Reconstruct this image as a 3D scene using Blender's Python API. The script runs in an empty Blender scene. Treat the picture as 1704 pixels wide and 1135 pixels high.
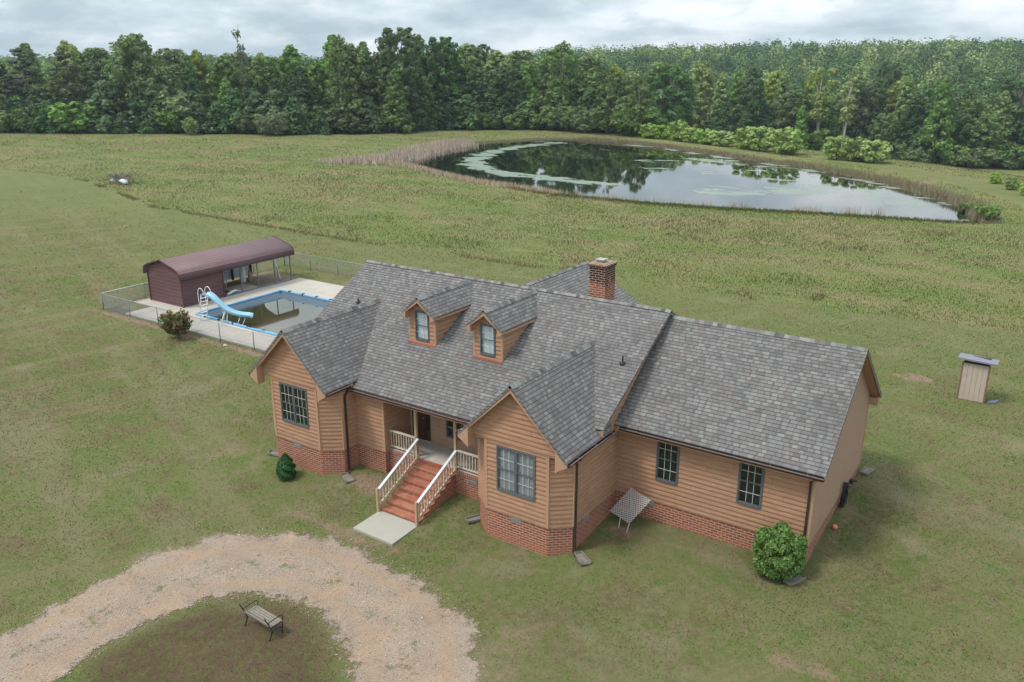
import bpy, math, random
import numpy as np
from mathutils import Vector, Matrix
R = math.radians
SC = bpy.context.scene
COL = SC.collection
RNG = np.random.default_rng(7)
random.seed(7)

# ------------------------------------------------------------------ camera
cam_d = bpy.data.cameras.new('camera'); cam = bpy.data.objects.new('camera', cam_d); COL.objects.link(cam)
yaw, pitch = -0.592, 0.315
CP = Vector((25.804, -22.836, 14.6))
fw = Vector((math.sin(yaw)*math.cos(pitch), math.cos(yaw)*math.cos(pitch), -math.sin(pitch)))
rt = Vector((math.cos(yaw), -math.sin(yaw), 0)); up = rt.cross(fw)
M = Matrix((rt, up, -fw)).transposed().to_4x4(); M.translation = CP
cam.matrix_world = M
cam_d.sensor_width = 36; cam_d.lens = 36*1395.4/1704
cam_d.clip_start = 0.5; cam_d.clip_end = 9000
SC.camera = cam

# ------------------------------------------------------------------ world, sun, exposure
SUN_EL, SUN_AZ = 58, 215          # degrees; azimuth the light comes from, clockwise from +Y
w = bpy.data.worlds.new('World'); SC.world = w; w.use_nodes = True
nt = w.node_tree; nt.nodes.clear()
class T:
    """tiny node helper"""
    def __init__(s, tree): s.t = tree
    def n(s, typ, ins=None, **pr):
        nd = s.t.nodes.new(typ)
        for k, v in pr.items(): setattr(nd, k, v)
        for k, v in (ins or {}).items():
            sock = nd.inputs[k]
            if isinstance(v, bpy.types.NodeSocket): s.t.links.new(v, sock)
            elif isinstance(v, bpy.types.Node): s.t.links.new(v.outputs[0], sock)
            else: sock.default_value = v
        return nd
    def m(s, op, a, b=None, c=None):
        ins = {0: a}
        if b is not None: ins[1] = b
        if c is not None: ins[2] = c
        return s.n('ShaderNodeMath', ins, operation=op).outputs[0]
    def v(s, op, a, b=None):
        ins = {0: a}
        if b is not None: ins[1] = b
        nd = s.n('ShaderNodeVectorMath', ins, operation=op)
        return nd.outputs['Value'] if op in ('DOT_PRODUCT', 'LENGTH') else nd.outputs[0]
    def xyz(s, a): return s.n('ShaderNodeSeparateXYZ', {0: a}).outputs
    def comb(s, x, y, z=0.0): return s.n('ShaderNodeCombineXYZ', {0: x, 1: y, 2: z}).outputs[0]
    def noise(s, vec, scale, detail=4, rough=.55, out=0, dim='3D'):
        return s.n('ShaderNodeTexNoise', {'Vector': vec, 'Scale': scale, 'Detail': detail, 'Roughness': rough}, noise_dimensions=dim).outputs[out]
    def ramp(s, fac, stops, interp='LINEAR'):
        nd = s.n('ShaderNodeValToRGB', {0: fac}); cr = nd.color_ramp; cr.interpolation = interp
        while len(cr.elements) < len(stops): cr.elements.new(0.5)
        for e, (p, c) in zip(cr.elements, stops):
            e.position = p; e.color = (c if len(c) == 4 else (*c, 1)) if hasattr(c, '__len__') else (c, c, c, 1)
        return nd.outputs[0]
    def mix(s, f, a, b, mode='MIX'):
        nd = s.n('ShaderNodeMix', data_type='RGBA', blend_type=mode)
        for i, v in ((0, f), (6, a), (7, b)):
            sock = nd.inputs[i]
            if isinstance(v, bpy.types.NodeSocket): s.t.links.new(v, sock)
            else: sock.default_value = (*v, 1) if (hasattr(v, '__len__') and len(v) == 3) else v
        return nd.outputs[2]
    def pos(s): return s.n('ShaderNodeNewGeometry').outputs['Position']
    def attr(s, name): return s.n('ShaderNodeAttribute', attribute_name=name).outputs['Fac']
t = T(nt)
sky = t.n('ShaderNodeTexSky', sky_type='NISHITA', sun_disc=False, sun_elevation=R(SUN_EL), sun_rotation=R(SUN_AZ), dust_density=2.0)
d = t.n('ShaderNodeTexCoord').outputs['Generated']
dx, dy, dz = t.xyz(d)
zz = t.m('ADD', t.m('MAXIMUM', dz, 0.0), 0.26)
pl = t.comb(t.m('DIVIDE', dx, zz), t.m('DIVIDE', dy, zz), 0.0)
n1 = t.noise(pl, 2.2, 7, .55)
n2 = t.noise(t.v('ADD', pl, (13.1, 4.2, 0)), 0.28, 4, .5)
dens = t.m('ADD', t.m('MULTIPLY', n1, .6), t.m('MULTIPLY', n2, .5))
n3 = t.noise(t.v('ADD', pl, (3.3, 9.7, 2.0)), 1.7, 6, .6)
# cloud radiance: brighter towards the zenith, as real overcast
grad = t.n('ShaderNodeMapRange', {0: dz, 1: 0.0, 2: 0.9, 3: 1.12, 4: 2.15}).outputs[0]
ccol = t.ramp(t.m('ADD', t.m('MULTIPLY', n1, .55), t.m('MULTIPLY', n3, .45)), [(.38, (6.5, 7.7, 8.3)), (.5, (7.4, 8.2, 8.7)), (.62, (9.6, 9.9, 10.0))])
ccol = t.mix(1.0, ccol, grad, 'MULTIPLY')
blue = t.mix(1.0, sky.outputs[0], (1.0, 1.02, 1.04), 'MULTIPLY')
blue = t.mix(.62, blue, (5.2, 7.2, 8.4))
cover = t.ramp(dens, [(.46, 0.1), (.60, 1.0)])
skyc = t.mix(cover, blue, ccol)
bg = t.n('ShaderNodeBackground', {'Color': skyc, 'Strength': 0.1})
t.n('ShaderNodeOutputWorld', {0: bg})
sd = bpy.data.lights.new('sun', 'SUN'); sun = bpy.data.objects.new('sun', sd); COL.objects.link(sun)
sd.energy = 2.5; sd.angle = R(13); sd.color = (1.0, .95, .86)
sv = Vector((math.sin(R(SUN_AZ))*math.cos(R(SUN_EL)), math.cos(R(SUN_AZ))*math.cos(R(SUN_EL)), math.sin(R(SUN_EL))))
sun.rotation_euler = sv.to_track_quat('Z', 'Y').to_euler()
vs = SC.view_settings; vs.view_transform = 'Standard'; vs.look = 'None'; vs.gamma = 1; vs.exposure = 0.0; vs.use_curve_mapping = False

# ------------------------------------------------------------------ object helpers
def tag(o, label=None, cat=None, group=None, kind=None):
    if label: o['label'] = label
    if cat: o['category'] = cat
    if group: o['group'] = group
    if kind: o['kind'] = kind
    return o
def empty(name, loc=(0, 0, 0), rz=0.0):
    o = bpy.data.objects.new(name, None); COL.objects.link(o); o.location = loc; o.rotation_euler.z = rz
    o.empty_display_size = .3
    return o
def copy_tree(o, parent=None):
    c = o.copy(); COL.objects.link(c)
    if parent: c.parent = parent
    for ch in [x for x in KIDS.get(o.name, [])]: copy_tree(ch, c)
    return c
KIDS = {}
class MB:
    def __init__(s): s.v = []; s.f = []; s.m = []
    def add(s, vs, fs, mi=0):
        o = len(s.v); s.v += [tuple(p) for p in vs]; s.f += [tuple(i+o for i in f) for f in fs]; s.m += [mi]*len(fs); return s
    def quad(s, a, b, c, d_, mi=0): return s.add([a, b, c, d_], [(0, 1, 2, 3)], mi)
    def box(s, x0, y0, z0, x1, y1, z1, mi=0):
        P = [(x, y, z) for z in (z0, z1) for y in (y0, y1) for x in (x0, x1)]
        return s.add(P, [(0, 2, 3, 1), (4, 5, 7, 6), (0, 1, 5, 4), (2, 6, 7, 3), (0, 4, 6, 2), (1, 3, 7, 5)], mi)
    def beam(s, a, b, w_, h_, upv=(0, 0, 1), mi=0):
        a, b = Vector(a), Vector(b); d_ = (b-a).normalized(); u = Vector(upv)
        sx = d_.cross(u)
        if sx.length < 1e-4: sx = d_.cross(Vector((1, 0, 0)))
        sx.normalize(); sy = sx.cross(d_).normalized(); P = []
        for p in (a, b):
            for i, j in ((-1, -1), (1, -1), (1, 1), (-1, 1)): P.append(p+sx*i*w_/2+sy*j*h_/2)
        return s.add(P, [(0, 1, 2, 3), (7, 6, 5, 4), (0, 4, 5, 1), (1, 5, 6, 2), (2, 6, 7, 3), (3, 7, 4, 0)], mi)
    def tube(s, pts, r, n=8, mi=0, caps=True, closed=False):
        pts = [Vector(p) for p in pts]; N = len(pts); rings = []
        rr = r if hasattr(r, '__len__') else [r]*N
        pu = None
        for i, p in enumerate(pts):
            if closed: d_ = pts[(i+1) % N]-pts[i-1]
            else: d_ = pts[min(i+1, N-1)]-pts[max(i-1, 0)]
            d_.normalize()
            if pu is None:
                pu = d_.orthogonal().normalized()
            pu = (pu - d_*pu.dot(d_)).normalized(); q = d_.cross(pu)
            rings.append([p+(pu*math.cos(2*math.pi*k/n)+q*math.sin(2*math.pi*k/n))*rr[i] for k in range(n)])
        vs_ = [q for rg in rings for q in rg]; fs = []
        for i in range(N if closed else N-1):
            j = (i+1) % N
            for k in range(n):
                fs.append((i*n+k, i*n+(k+1) % n, j*n+(k+1) % n, j*n+k))
        if caps and not closed: fs += [tuple(range(n))[::-1], tuple((N-1)*n+k for k in range(n))]
        return s.add(vs_, fs, mi)
    def prism(s, pts, off, mi=0):
        """planar polygon pts swept by off"""
        n = len(pts); a = [Vector(p) for p in pts]; b = [p+Vector(off) for p in a]
        return s.add(a+b, [tuple(range(n)), tuple(range(2*n-1, n-1, -1))]+[(i, i+n, (i+1) % n+n, (i+1) % n) for i in range(n)], mi)
    def lathe(s, prof, c=(0, 0, 0), n=16, mi=0):
        vs_ = [(c[0]+r*math.cos(2*math.pi*k/n), c[1]+r*math.sin(2*math.pi*k/n), c[2]+z) for r, z in prof for k in range(n)]
        fs = [(i*n+k, i*n+(k+1) % n, (i+1)*n+(k+1) % n, (i+1)*n+k) for i in range(len(prof)-1) for k in range(n)]
        fs += [tuple(range(n))[::-1], tuple((len(prof)-1)*n+k for k in range(n))]
        return s.add(vs_, fs, mi)
    def build(s, name, mats, parent=None, smooth=False, fix=True):
        me = bpy.data.meshes.new(name); me.from_pydata(s.v, [], s.f)
        if not isinstance(mats, (list, tuple)): mats = [mats]
        for m_ in mats: me.materials.append(m_)
        me.polygons.foreach_set('material_index', s.m)
        if fix:
            import bmesh
            bm = bmesh.new(); bm.from_mesh(me); bmesh.ops.recalc_face_normals(bm, faces=bm.faces); bm.to_mesh(me); bm.free()
        if smooth: me.polygons.foreach_set('use_smooth', [True]*len(me.polygons))
        me.update()
        o = bpy.data.objects.new(name, me); COL.objects.link(o)
        if parent: o.parent = parent; KIDS.setdefault(parent.name, []).append(o)
        return o
def np_mesh(name, verts, faces, mat, parent=None, smooth=False, attrs=None):
    """verts (N,3), faces (F,k) arrays"""
    me = bpy.data.meshes.new(name); V = np.asarray(verts, np.float32); F = np.asarray(faces, np.int32)
    k = F.shape[1]
    me.vertices.add(len(V)); me.vertices.foreach_set('co', V.ravel())
    me.loops.add(F.size); me.loops.foreach_set('vertex_index', F.ravel())
    me.polygons.add(len(F)); me.polygons.foreach_set('loop_start', np.arange(0, F.size, k, dtype=np.int32))
    me.polygons.foreach_set('loop_total', np.full(len(F), k, np.int32))
    if smooth: me.polygons.foreach_set('use_smooth', np.ones(len(F), bool))
    me.update(calc_edges=True)
    for an, av in (attrs or {}).items():
        a = me.attributes.new(an, 'FLOAT', 'POINT'); a.data.foreach_set('value', np.asarray(av, np.float32))
    me.materials.append(mat)
    o = bpy.data.objects.new(name, me); COL.objects.link(o)
    if parent: o.parent = parent; KIDS.setdefault(parent.name, []).append(o)
    return o

# ------------------------------------------------------------------ materials
def mat(name, fn):
    m = bpy.data.materials.new(name); m.use_nodes = True; m.node_tree.nodes.clear()
    tt = T(m.node_tree); sh = fn(tt); tt.n('ShaderNodeOutputMaterial', {0: sh}); return m
def pbr(tt, col, rough=.6, spec=.3, metal=0.0, bump=None, bs=.3, bd=.02):
    ins = {'Base Color': (*col, 1) if (isinstance(col, tuple) and len(col) == 3) else col, 'Roughness': rough, 'Metallic': metal, 'Specular IOR Level': spec}
    if bump is not None:
        ins['Normal'] = tt.n('ShaderNodeBump', {'Height': bump, 'Strength': bs, 'Distance': bd}).outputs[0]
    return tt.n('ShaderNodeBsdfPrincipled', ins).outputs[0]
def planeuv(tt):
    g = tt.n('ShaderNodeNewGeometry'); N = g.outputs['True Normal']; P = g.outputs['Position']
    tg = tt.v('NORMALIZE', tt.n('ShaderNodeVectorMath', {0: (0, 0, 1), 1: N}, operation='CROSS_PRODUCT').outputs[0])
    bt = tt.n('ShaderNodeVectorMath', {0: N, 1: tg}, operation='CROSS_PRODUCT').outputs[0]
    return tt.v('DOT_PRODUCT', P, tg), tt.v('DOT_PRODUCT', P, bt), P
def simple(name, c, rough=.6, var=.15, ns=6.0, metal=0.0, spec=.3, bs=.15, dirt=0.0):
    def f(tt):
        P = tt.pos(); n_ = tt.noise(P, ns, 5, .6)
        c2 = tuple(x*(1-var) for x in c); c1 = tuple(min(1, x*(1+var)) for x in c)
        cc = tt.mix(n_, c2, c1)
        if dirt:
            cc = tt.mix(tt.ramp(tt.noise(P, 2.3, 6, .7), [(.5, 0.0), (.7, dirt)]), cc, (.09, .075, .06))
        return pbr(tt, cc, rough, spec, metal, n_, bs, .01)
    return mat(name, f)

def brick_fn(stain, soldier=False):
    def f(tt):
        u, v, P = planeuv(tt)
        vec = tt.comb(v, u) if soldier else tt.comb(u, v)
        b = tt.n('ShaderNodeTexBrick', {'Vector': vec, 'Color1': (.30, .092, .056, 1), 'Color2': (.155, .052, .038, 1), 'Mortar': (.47, .33, .26, 1),
                 'Scale': 1.0, 'Mortar Size': .013, 'Mortar Smooth': .2, 'Bias': -.1, 'Brick Width': .25, 'Row Height': .090}, offset=.5)
        c = b.outputs[0]
        c = tt.mix(tt.m('MULTIPLY', tt.noise(P, 1.3, 5, .6), .3), c, (.36, .145, .09))
        gr = tt.noise(P, 60.0, 3, .7); c = tt.mix(.35, c, tt.ramp(gr, [(.3, .25), (.7, .75)]), 'OVERLAY')
        if stain:
            z = tt.xyz(P)[2]
            nn = tt.m('ADD', tt.noise(tt.v('MULTIPLY', P, (1, 1, .35)), 5.0, 5, .65), tt.m('MULTIPLY', tt.m('SUBTRACT', z, 7.02), .42))
            keep = tt.m('SUBTRACT', 1.0, tt.m('MULTIPLY', b.outputs[1], .8))
            c = tt.mix(tt.m('MULTIPLY', tt.ramp(nn, [(.36, 0.0), (.50, .95)]), keep), c, (.016, .013, .012))
        else:
            # red clay splash with a ragged edge on the lowest courses
            z = tt.xyz(P)[2]
            low = tt.m('SUBTRACT', tt.m('MULTIPLY', tt.noise(P, 3.0, 4, .6), .55), tt.m('ADD', z, .0))
            c = tt.mix(tt.ramp(low, [(0.05, 0.0), (.45, .55)]), c, (.36, .15, .085))
        h = tt.m('SUBTRACT', tt.m('MULTIPLY', gr, .2), b.outputs[1])
        return pbr(tt, c, .88, .15, 0.0, h, .5, .01)
    return f
M_BRICK = mat('brick', brick_fn(False))
M_BRICKSTEP = mat('step brick', lambda tt: (lambda f: f)(brick_fn(False, True)(tt)))
M_CHIM = mat('sooty brick', brick_fn(True))

def shingle_fn(tt):
    u, v, P = planeuv(tt)
    EX = .138
    vr = tt.m('DIVIDE', v, EX); row = tt.m('FLOOR', vr); fv = tt.m('FRACT', vr)
    def wn(a, b, s_=0.0):
        return tt.n('ShaderNodeTexWhiteNoise', {'Vector': tt.comb(a, b, s_)}, noise_dimensions='3D').outputs['Value']
    rr = wn(row, 3.0)
    uu = tt.m('ADD', tt.m('DIVIDE', u, .225), tt.m('MULTIPLY', rr, 7.0))
    # wobble tab widths
    cell = tt.m('FLOOR', uu); fu = tt.m('FRACT', uu)
    wid = tt.m('ADD', .58, tt.m('MULTIPLY', wn(cell, row, 5.0), .42))
    tab = tt.m('LESS_THAN', fu, wid)                    # raised tab or the lower layer
    rnd = wn(cell, row, tt.m('MULTIPLY', tab, 9.0))
    c = tt.ramp(rnd, [(0.0, (.122, .114, .115)), (.2, (.168, .162, .161)), (.42, (.205, .202, .194)), (.58, (.162, .150, .147)), (.74, (.172, .147, .140)), (.86, (.228, .224, .212)), (1.0, (.140, .128, .130))])
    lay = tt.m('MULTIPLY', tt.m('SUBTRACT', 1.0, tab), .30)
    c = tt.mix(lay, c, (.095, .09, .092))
    # butt shadow painted into the colour, doubling as laminated shingles' printed band
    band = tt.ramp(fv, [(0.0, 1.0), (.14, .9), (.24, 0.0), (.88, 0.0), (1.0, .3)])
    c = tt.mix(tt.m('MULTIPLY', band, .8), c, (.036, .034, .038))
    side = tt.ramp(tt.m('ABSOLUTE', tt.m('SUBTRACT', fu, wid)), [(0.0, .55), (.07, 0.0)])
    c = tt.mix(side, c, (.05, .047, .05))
    c = tt.mix(tt.m('MULTIPLY', tt.ramp(tt.noise(P, .5, 5, .65), [(.45, 0.0), (.72, .35)]), 1.0), c, (.075, .074, .07))
    c = tt.mix(.3, c, tt.ramp(tt.noise(P, 120.0, 2, .8), [(.35, .3), (.65, .7)]), 'OVERLAY')
    h = tt.m('ADD', tt.m('MULTIPLY', tab, .5), tt.m('SUBTRACT', 1.0, fv))
    return pbr(tt, c, .92, .12, 0.0, h, .55, .012)
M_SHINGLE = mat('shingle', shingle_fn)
M_CAP = simple('ridge cap shingle', (.185, .182, .183), .92, .35, 9.0, bs=.4)

def siding_fn(base, strong):
    def f(tt):
        u, v, P = planeuv(tt)
        z = tt.xyz(P)[2]
        row = tt.m('FLOOR', tt.m('DIVIDE', tt.m('SUBTRACT', z, .757), .160))
        seg = tt.m('FLOOR', tt.m('ADD', tt.m('DIVIDE', u, 3.3), tt.m('MULTIPLY', row, .37)))
        rn = tt.n('ShaderNodeTexWhiteNoise', {'Vector': tt.comb(row, seg, 1.0)}, noise_dimensions='3D').outputs['Value']
        grain = tt.noise(tt.comb(tt.m('MULTIPLY', u, 1.6), tt.m('MULTIPLY', z, 26.0), rn), 1.5, 6, .65)
        dk = tuple(x*.66 for x in base); lt = tuple(min(1, x*1.26) for x in base)
        c = tt.mix(tt.ramp(grain, [(.28, 0.0), (.72, 1.0)]), dk if strong else tuple(x*.86 for x in base), lt if strong else tuple(x*1.08 for x in base))
        c = tt.mix(tt.m('MULTIPLY', rn, .35 if strong else .12), c, tuple(x*y for x, y in zip(base, (.80, .76, .72))))
        pale = tt.ramp(tt.noise(tt.comb(tt.m('MULTIPLY', u, .8), tt.m('MULTIPLY', z, 7.0), 3.0), 1.2, 5, .7), [(.56, 0.0), (.74, .5 if strong else .1)])
        c = tt.mix(pale, c, (.50, .37, .27))
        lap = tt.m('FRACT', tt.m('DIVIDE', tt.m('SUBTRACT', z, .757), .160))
        c = tt.mix(tt.ramp(lap, [(0.0, .55), (.06, .45), (.12, 0.0), (.90, 0.0), (1.0, .75)]), c, tuple(x*.36 for x in base))  # shade under each lap painted into the board colour
        bj = tt.m('ABSOLUTE', tt.m('SUBTRACT', tt.m('FRACT', tt.m('ADD', tt.m('DIVIDE', u, 3.3), tt.m('MULTIPLY', row, .37))), .5))
        c = tt.mix(tt.ramp(bj, [(.494, 0.0), (.5, .5)]), c, tuple(x*.4 for x in base))
        dirt_ = tt.m('SUBTRACT', tt.m('ADD', tt.noise(P, 1.7, 5, .7), .25), tt.m('MULTIPLY', z, .42))
        c = tt.mix(tt.ramp(dirt_, [(.28, 0.0), (.55, .4)]), c, (.26, .15, .095))
        return pbr(tt, c, .72, .2, 0.0, grain, .25, .004)
    return f
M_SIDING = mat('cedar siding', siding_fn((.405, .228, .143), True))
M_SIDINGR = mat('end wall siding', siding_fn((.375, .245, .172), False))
M_TRIM = simple('tan trim', (.42, .25, .16), .6, .08, 3.0, bs=.05)
M_TRIMD = simple('weathered trim', (.40, .27, .175), .75, .2, 5.0, dirt=.2)
M_GUTTER = simple('brown gutter', (.055, .036, .034), .35, .2, 3.0, metal=.2, spec=.5)
M_GUTTOP = simple('weathered gutter lip', (.20, .15, .15), .45, .4, 4.0, spec=.5)
M_WFRAME = simple('window frame grey', (.10, .115, .125), .5, .1)
M_MUNTIN = simple('white muntin', (.50, .51, .50), .5, .05)
M_CURTAIN = simple('curtain', (.80, .82, .80), .9, .2, 9.0)
M_BLIND = mat('window blind', lambda tt: pbr(tt, tt.mix(tt.ramp(tt.m('FRACT', tt.m('MULTIPLY', tt.xyz(tt.pos())[2], 20.0)), [(.1, .0), (.3, 1.0)]), (.17, .18, .18), (.30, .315, .32)), .7))
M_DARKIN = simple('dark interior', (.02, .02, .02), .9)
def glass_fn(tt):
    fr = tt.m('POWER', tt.n('ShaderNodeLayerWeight', {'Blend': .5}).outputs['Facing'], 3.0)
    fac = tt.m('ADD', tt.m('MULTIPLY', fr, .55), .06)
    gl = tt.n('ShaderNodeBsdfGlossy', {'Color': (.9, .95, 1, 1), 'Roughness': .03}).outputs[0]
    tr = tt.n('ShaderNodeBsdfTransparent', {'Color': (.86, .90, .92, 1)}).outputs[0]
    return tt.n('ShaderNodeMixShader', {0: fac, 1: tr, 2: gl}).outputs[0]
M_GLASS = mat('window glass', glass_fn)
M_DOOR = simple('dark walnut door', (.065, .030, .018), .35, .35, 7.0, spec=.5)
M_CONC = simple('concrete', (.47, .44, .39), .85, .12, 3.5, bs=.3, dirt=.25)
M_SPLASH = simple('mossy concrete', (.21, .19, .165), .9, .3, 8.0, dirt=.8)
M_SLAB = simple('walk concrete', (.37, .345, .30), .85, .09, 2.5, bs=.2)
def deck_fn(tt):
    P = tt.pos()
    c = tt.mix(tt.noise(P, 1.2, 6, .65), (.34, .315, .28), (.50, .465, .415))
    c = tt.mix(tt.ramp(tt.noise(tt.v('MULTIPLY', P, (2.2, .7, 1)), .8, 6, .7), [(.48, 0.0), (.68, .6)]), c, (.55, .38, .27))
    c = tt.mix(tt.ramp(tt.noise(tt.v('ADD', P, (9, 3, 0)), .55, 6, .7), [(.55, 0.0), (.7, .55)]), c, (.27, .26, .25))
    px, py, _ = tt.xyz(P)
    for cc, off in ((px, .35), (py, .2)):
        j = tt.m('ABSOLUTE', tt.m('SUBTRACT', tt.m('FRACT', tt.m('ADD', tt.m('DIVIDE', cc, 2.3), off)), .5))
        c = tt.mix(tt.ramp(j, [(0.0, .6), (.008, 0.0)]), c, (.16, .14, .12))
    return pbr(tt, c, .85, .2, 0.0, tt.noise(P, 30.0, 3), .15, .01)
M_DECK = mat('stained pool deck', deck_fn)
M_DIRT = simple('packed dirt', (.20, .145, .095), .95, .35, 1.8, bs=.5, dirt=.4)
M_GREYDIRT = simple('damp soil', (.085, .075, .065), .95, .35, 2.5, bs=.5)
M_GALV = simple('galvanised steel', (.42, .45, .47), .4, .15, 6.0, metal=.6, spec=.5)
M_GALVD = simple('dull blue grey steel', (.17, .20, .23), .45, .2, 6.0, metal=.4, spec=.5)
M_WHITEP = simple('white plastic', (.74, .75, .74), .45, .08, 4.0)
M_BLUEV = simple('blue vinyl', (.14, .34, .54), .45, .25, 2.5, spec=.4)
M_LINER = simple('pool liner', (.065, .10, .135), .5, .25, 1.6)
M_SLIDE = simple('light blue fibreglass', (.33, .58, .73), .35, .12, 2.0, spec=.5)
M_PANELW = simple('white sheet metal', (.52, .60, .66), .5, .08, 2.0)
M_BLACK = simple('black metal', (.018, .018, .02), .5, .2)
M_RUBBER = simple('black rubber', (.022, .027, .03), .5, .2)
M_ORANGE = simple('orange plastic', (.65, .22, .12), .5, .1)
M_TANKW = simple('painted tank', (.72, .72, .70), .45, .08)
M_TANKR = simple('rusty tank', (.36, .27, .22), .6, .35, 9.0)
def ribmetal(base, per, axis):
    def f(tt):
        P = tt.pos(); x = tt.xyz(P)[axis]
        fr = tt.m('FRACT', tt.m('DIVIDE', x, per))
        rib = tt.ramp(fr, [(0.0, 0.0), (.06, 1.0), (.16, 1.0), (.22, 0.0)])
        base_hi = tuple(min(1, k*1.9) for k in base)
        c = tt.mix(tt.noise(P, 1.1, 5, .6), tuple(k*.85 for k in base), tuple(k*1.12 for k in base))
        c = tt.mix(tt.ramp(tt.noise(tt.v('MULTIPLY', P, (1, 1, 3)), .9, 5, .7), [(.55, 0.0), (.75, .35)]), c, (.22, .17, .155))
        c = tt.mix(tt.m('MULTIPLY', tt.ramp(fr, [(.02, 0.0), (.06, .8), (.16, .8), (.20, 0.0)]), .8), c, base_hi)  # rib highlight painted into the colour as a pale line
        c = tt.mix(tt.ramp(fr, [(.20, 0.0), (.23, .6), (.30, .6), (.36, 0.0)]), c, tuple(k*.6 for k in base))  # shaded side of the rib, painted as a dark line
        return pbr(tt, c, .5, .35, 0.0, rib, .8, .03)
    return mat('maroon ribbed metal', f)
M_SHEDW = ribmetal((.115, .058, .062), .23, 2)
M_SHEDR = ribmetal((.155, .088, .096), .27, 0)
M_OLDW = simple('weathered grey wood', (.21, .185, .155), .9, .35, 9.0, bs=.5)
M_LATT = simple('bleached lattice', (.40, .37, .345), .85, .2, 7.0, bs=.3)
M_POST = simple('tan porch wood', (.42, .29, .19), .7, .2, 6.0, bs=.2, dirt=.15)
M_RAIL = simple('worn white rail paint', (.60, .54, .47), .6, .2, 8.0, dirt=.3)
def rail_fn(tt):
    P = tt.pos(); n_ = tt.noise(P, 9.0, 5, .7)
    c = tt.mix(tt.ramp(n_, [(.42, 0.0), (.58, 1.0)]), (.40, .27, .17), (.62, .55, .47))
    return pbr(tt, c, .7, .2, 0.0, n_, .2, .004)
M_BALU = mat('peeling baluster paint', rail_fn)
M_RAILT = simple('pale handrail', (.60, .60, .62), .55, .12, 7.0)
M_OHP = simple('beige panel', (.46, .385, .33), .75, .08, 4.0, dirt=.15)
M_OHT = simple('red brown trim', (.22, .12, .075), .8, .25, 6.0)
M_OHR = simple('grey roofing sheet', (.21, .21, .245), .7, .2, 5.0)
M_SLATE = simple('slate stone', (.13, .145, .18), .75, .25, 5.0, bs=.4)
M_ROCK = simple('tan rock', (.42, .35, .27), .85, .25, 6.0, bs=.5)
M_BAG = simple('white bag', (.60, .61, .66), .5, .2, 5.0, bs=.4)
M_BARK = simple('grey bark', (.13, .115, .10), .95, .3, 3.0, bs=.6)
M_BARKP = simple('pale bark', (.33, .31, .28), .9, .25, 3.0, bs=.5)
M_TWIG = simple('dry branches', (.17, .145, .135), .95, .3, 3.0)

def leaf_fn(c0, c1, c2, hue=.03, trans=.34, upn=0.0):
    """leaf colours differ per leaf and per tree"""
    def f(tt):
        g = tt.n('ShaderNodeNewGeometry'); rnd = g.outputs['Random Per Island']
        oi = tt.n('ShaderNodeObjectInfo').outputs['Random']
        c = tt.ramp(rnd, [(0.0, c0), (.5, c1), (1.0, c2)])
        c = tt.n('ShaderNodeHueSaturation', {'Hue': tt.m('ADD', .5-hue/2, tt.m('MULTIPLY', oi, hue)), 'Saturation': tt.m('ADD', .82, tt.m('MULTIPLY', oi, .3)),
                 'Value': tt.m('ADD', .78, tt.m('MULTIPLY', tt.m('FRACT', tt.m('MULTIPLY', oi, 7.3)), .5)), 'Color': c}).outputs[0]
        nn = tt.v('NORMALIZE', tt.v('ADD', tt.v('MULTIPLY', g.outputs['Normal'], (1-upn, 1-upn, 1-upn)), (0, 0, upn))) if upn else g.outputs['Normal']
        df = tt.n('ShaderNodeBsdfDiffuse', {'Color': c, 'Normal': nn}).outputs[0]
        tr = tt.n('ShaderNodeBsdfTranslucent', {'Color': tt.mix(.5, c, (.20, .28, .03))}).outputs[0]
        gl = tt.n('ShaderNodeBsdfGlossy', {'Color': (.6, .65, .6, 1), 'Roughness': .5}).outputs[0]
        s1 = tt.n('ShaderNodeMixShader', {0: trans, 1: df, 2: tr}).outputs[0]
        return tt.n('ShaderNodeMixShader', {0: .035, 1: s1, 2: gl}).outputs[0]
    return f
L_OAK = mat('oak leaves', leaf_fn((.07, .12, .04), (.13, .195, .065), (.20, .27, .095)))
L_TULIP = mat('tulip tree leaves', leaf_fn((.10, .18, .04), (.17, .285, .068), (.25, .37, .10)))
L_PINE = mat('pine needles', leaf_fn((.05, .072, .045), (.075, .105, .062), (.11, .14, .085), .02, .15))
L_DARK = mat('dark leaves', leaf_fn((.04, .09, .036), (.075, .145, .055), (.12, .20, .075)))
L_YEL = mat('yellow green leaves', leaf_fn((.17, .22, .045), (.27, .34, .075), (.38, .44, .12), .02))
L_BRIGHT = mat('willow leaves', leaf_fn((.17, .27, .05), (.28, .42, .09), (.40, .54, .14), .02))
L_PALE = mat('pale poplar leaves', leaf_fn((.22, .27, .09), (.34, .39, .14), (.42, .45, .19), .02))
L_GREY = mat('grey green leaves', leaf_fn((.085, .105, .055), (.125, .15, .08), (.17, .19, .105), .02))
L_SHRUB = mat('glossy shrub leaves', leaf_fn((.06, .16, .015), (.12, .28, .03), (.27, .43, .06), .01))
L_BOX = mat('dwarf spruce needles', leaf_fn((.012, .055, .014), (.022, .085, .02), (.04, .12, .03), .01, .1))
L_RED = mat('reddish shrub leaves', leaf_fn((.05, .085, .025), (.10, .12, .04), (.30, .12, .07), .02))
L_REED = mat('dry reeds', leaf_fn((.28, .205, .145), (.42, .32, .235), (.56, .45, .35), .02, .15, .6))
L_BRUSH = mat('brown brush', leaf_fn((.12, .095, .065), (.18, .145, .105), (.20, .19, .10), .02, .15, .5))

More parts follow.
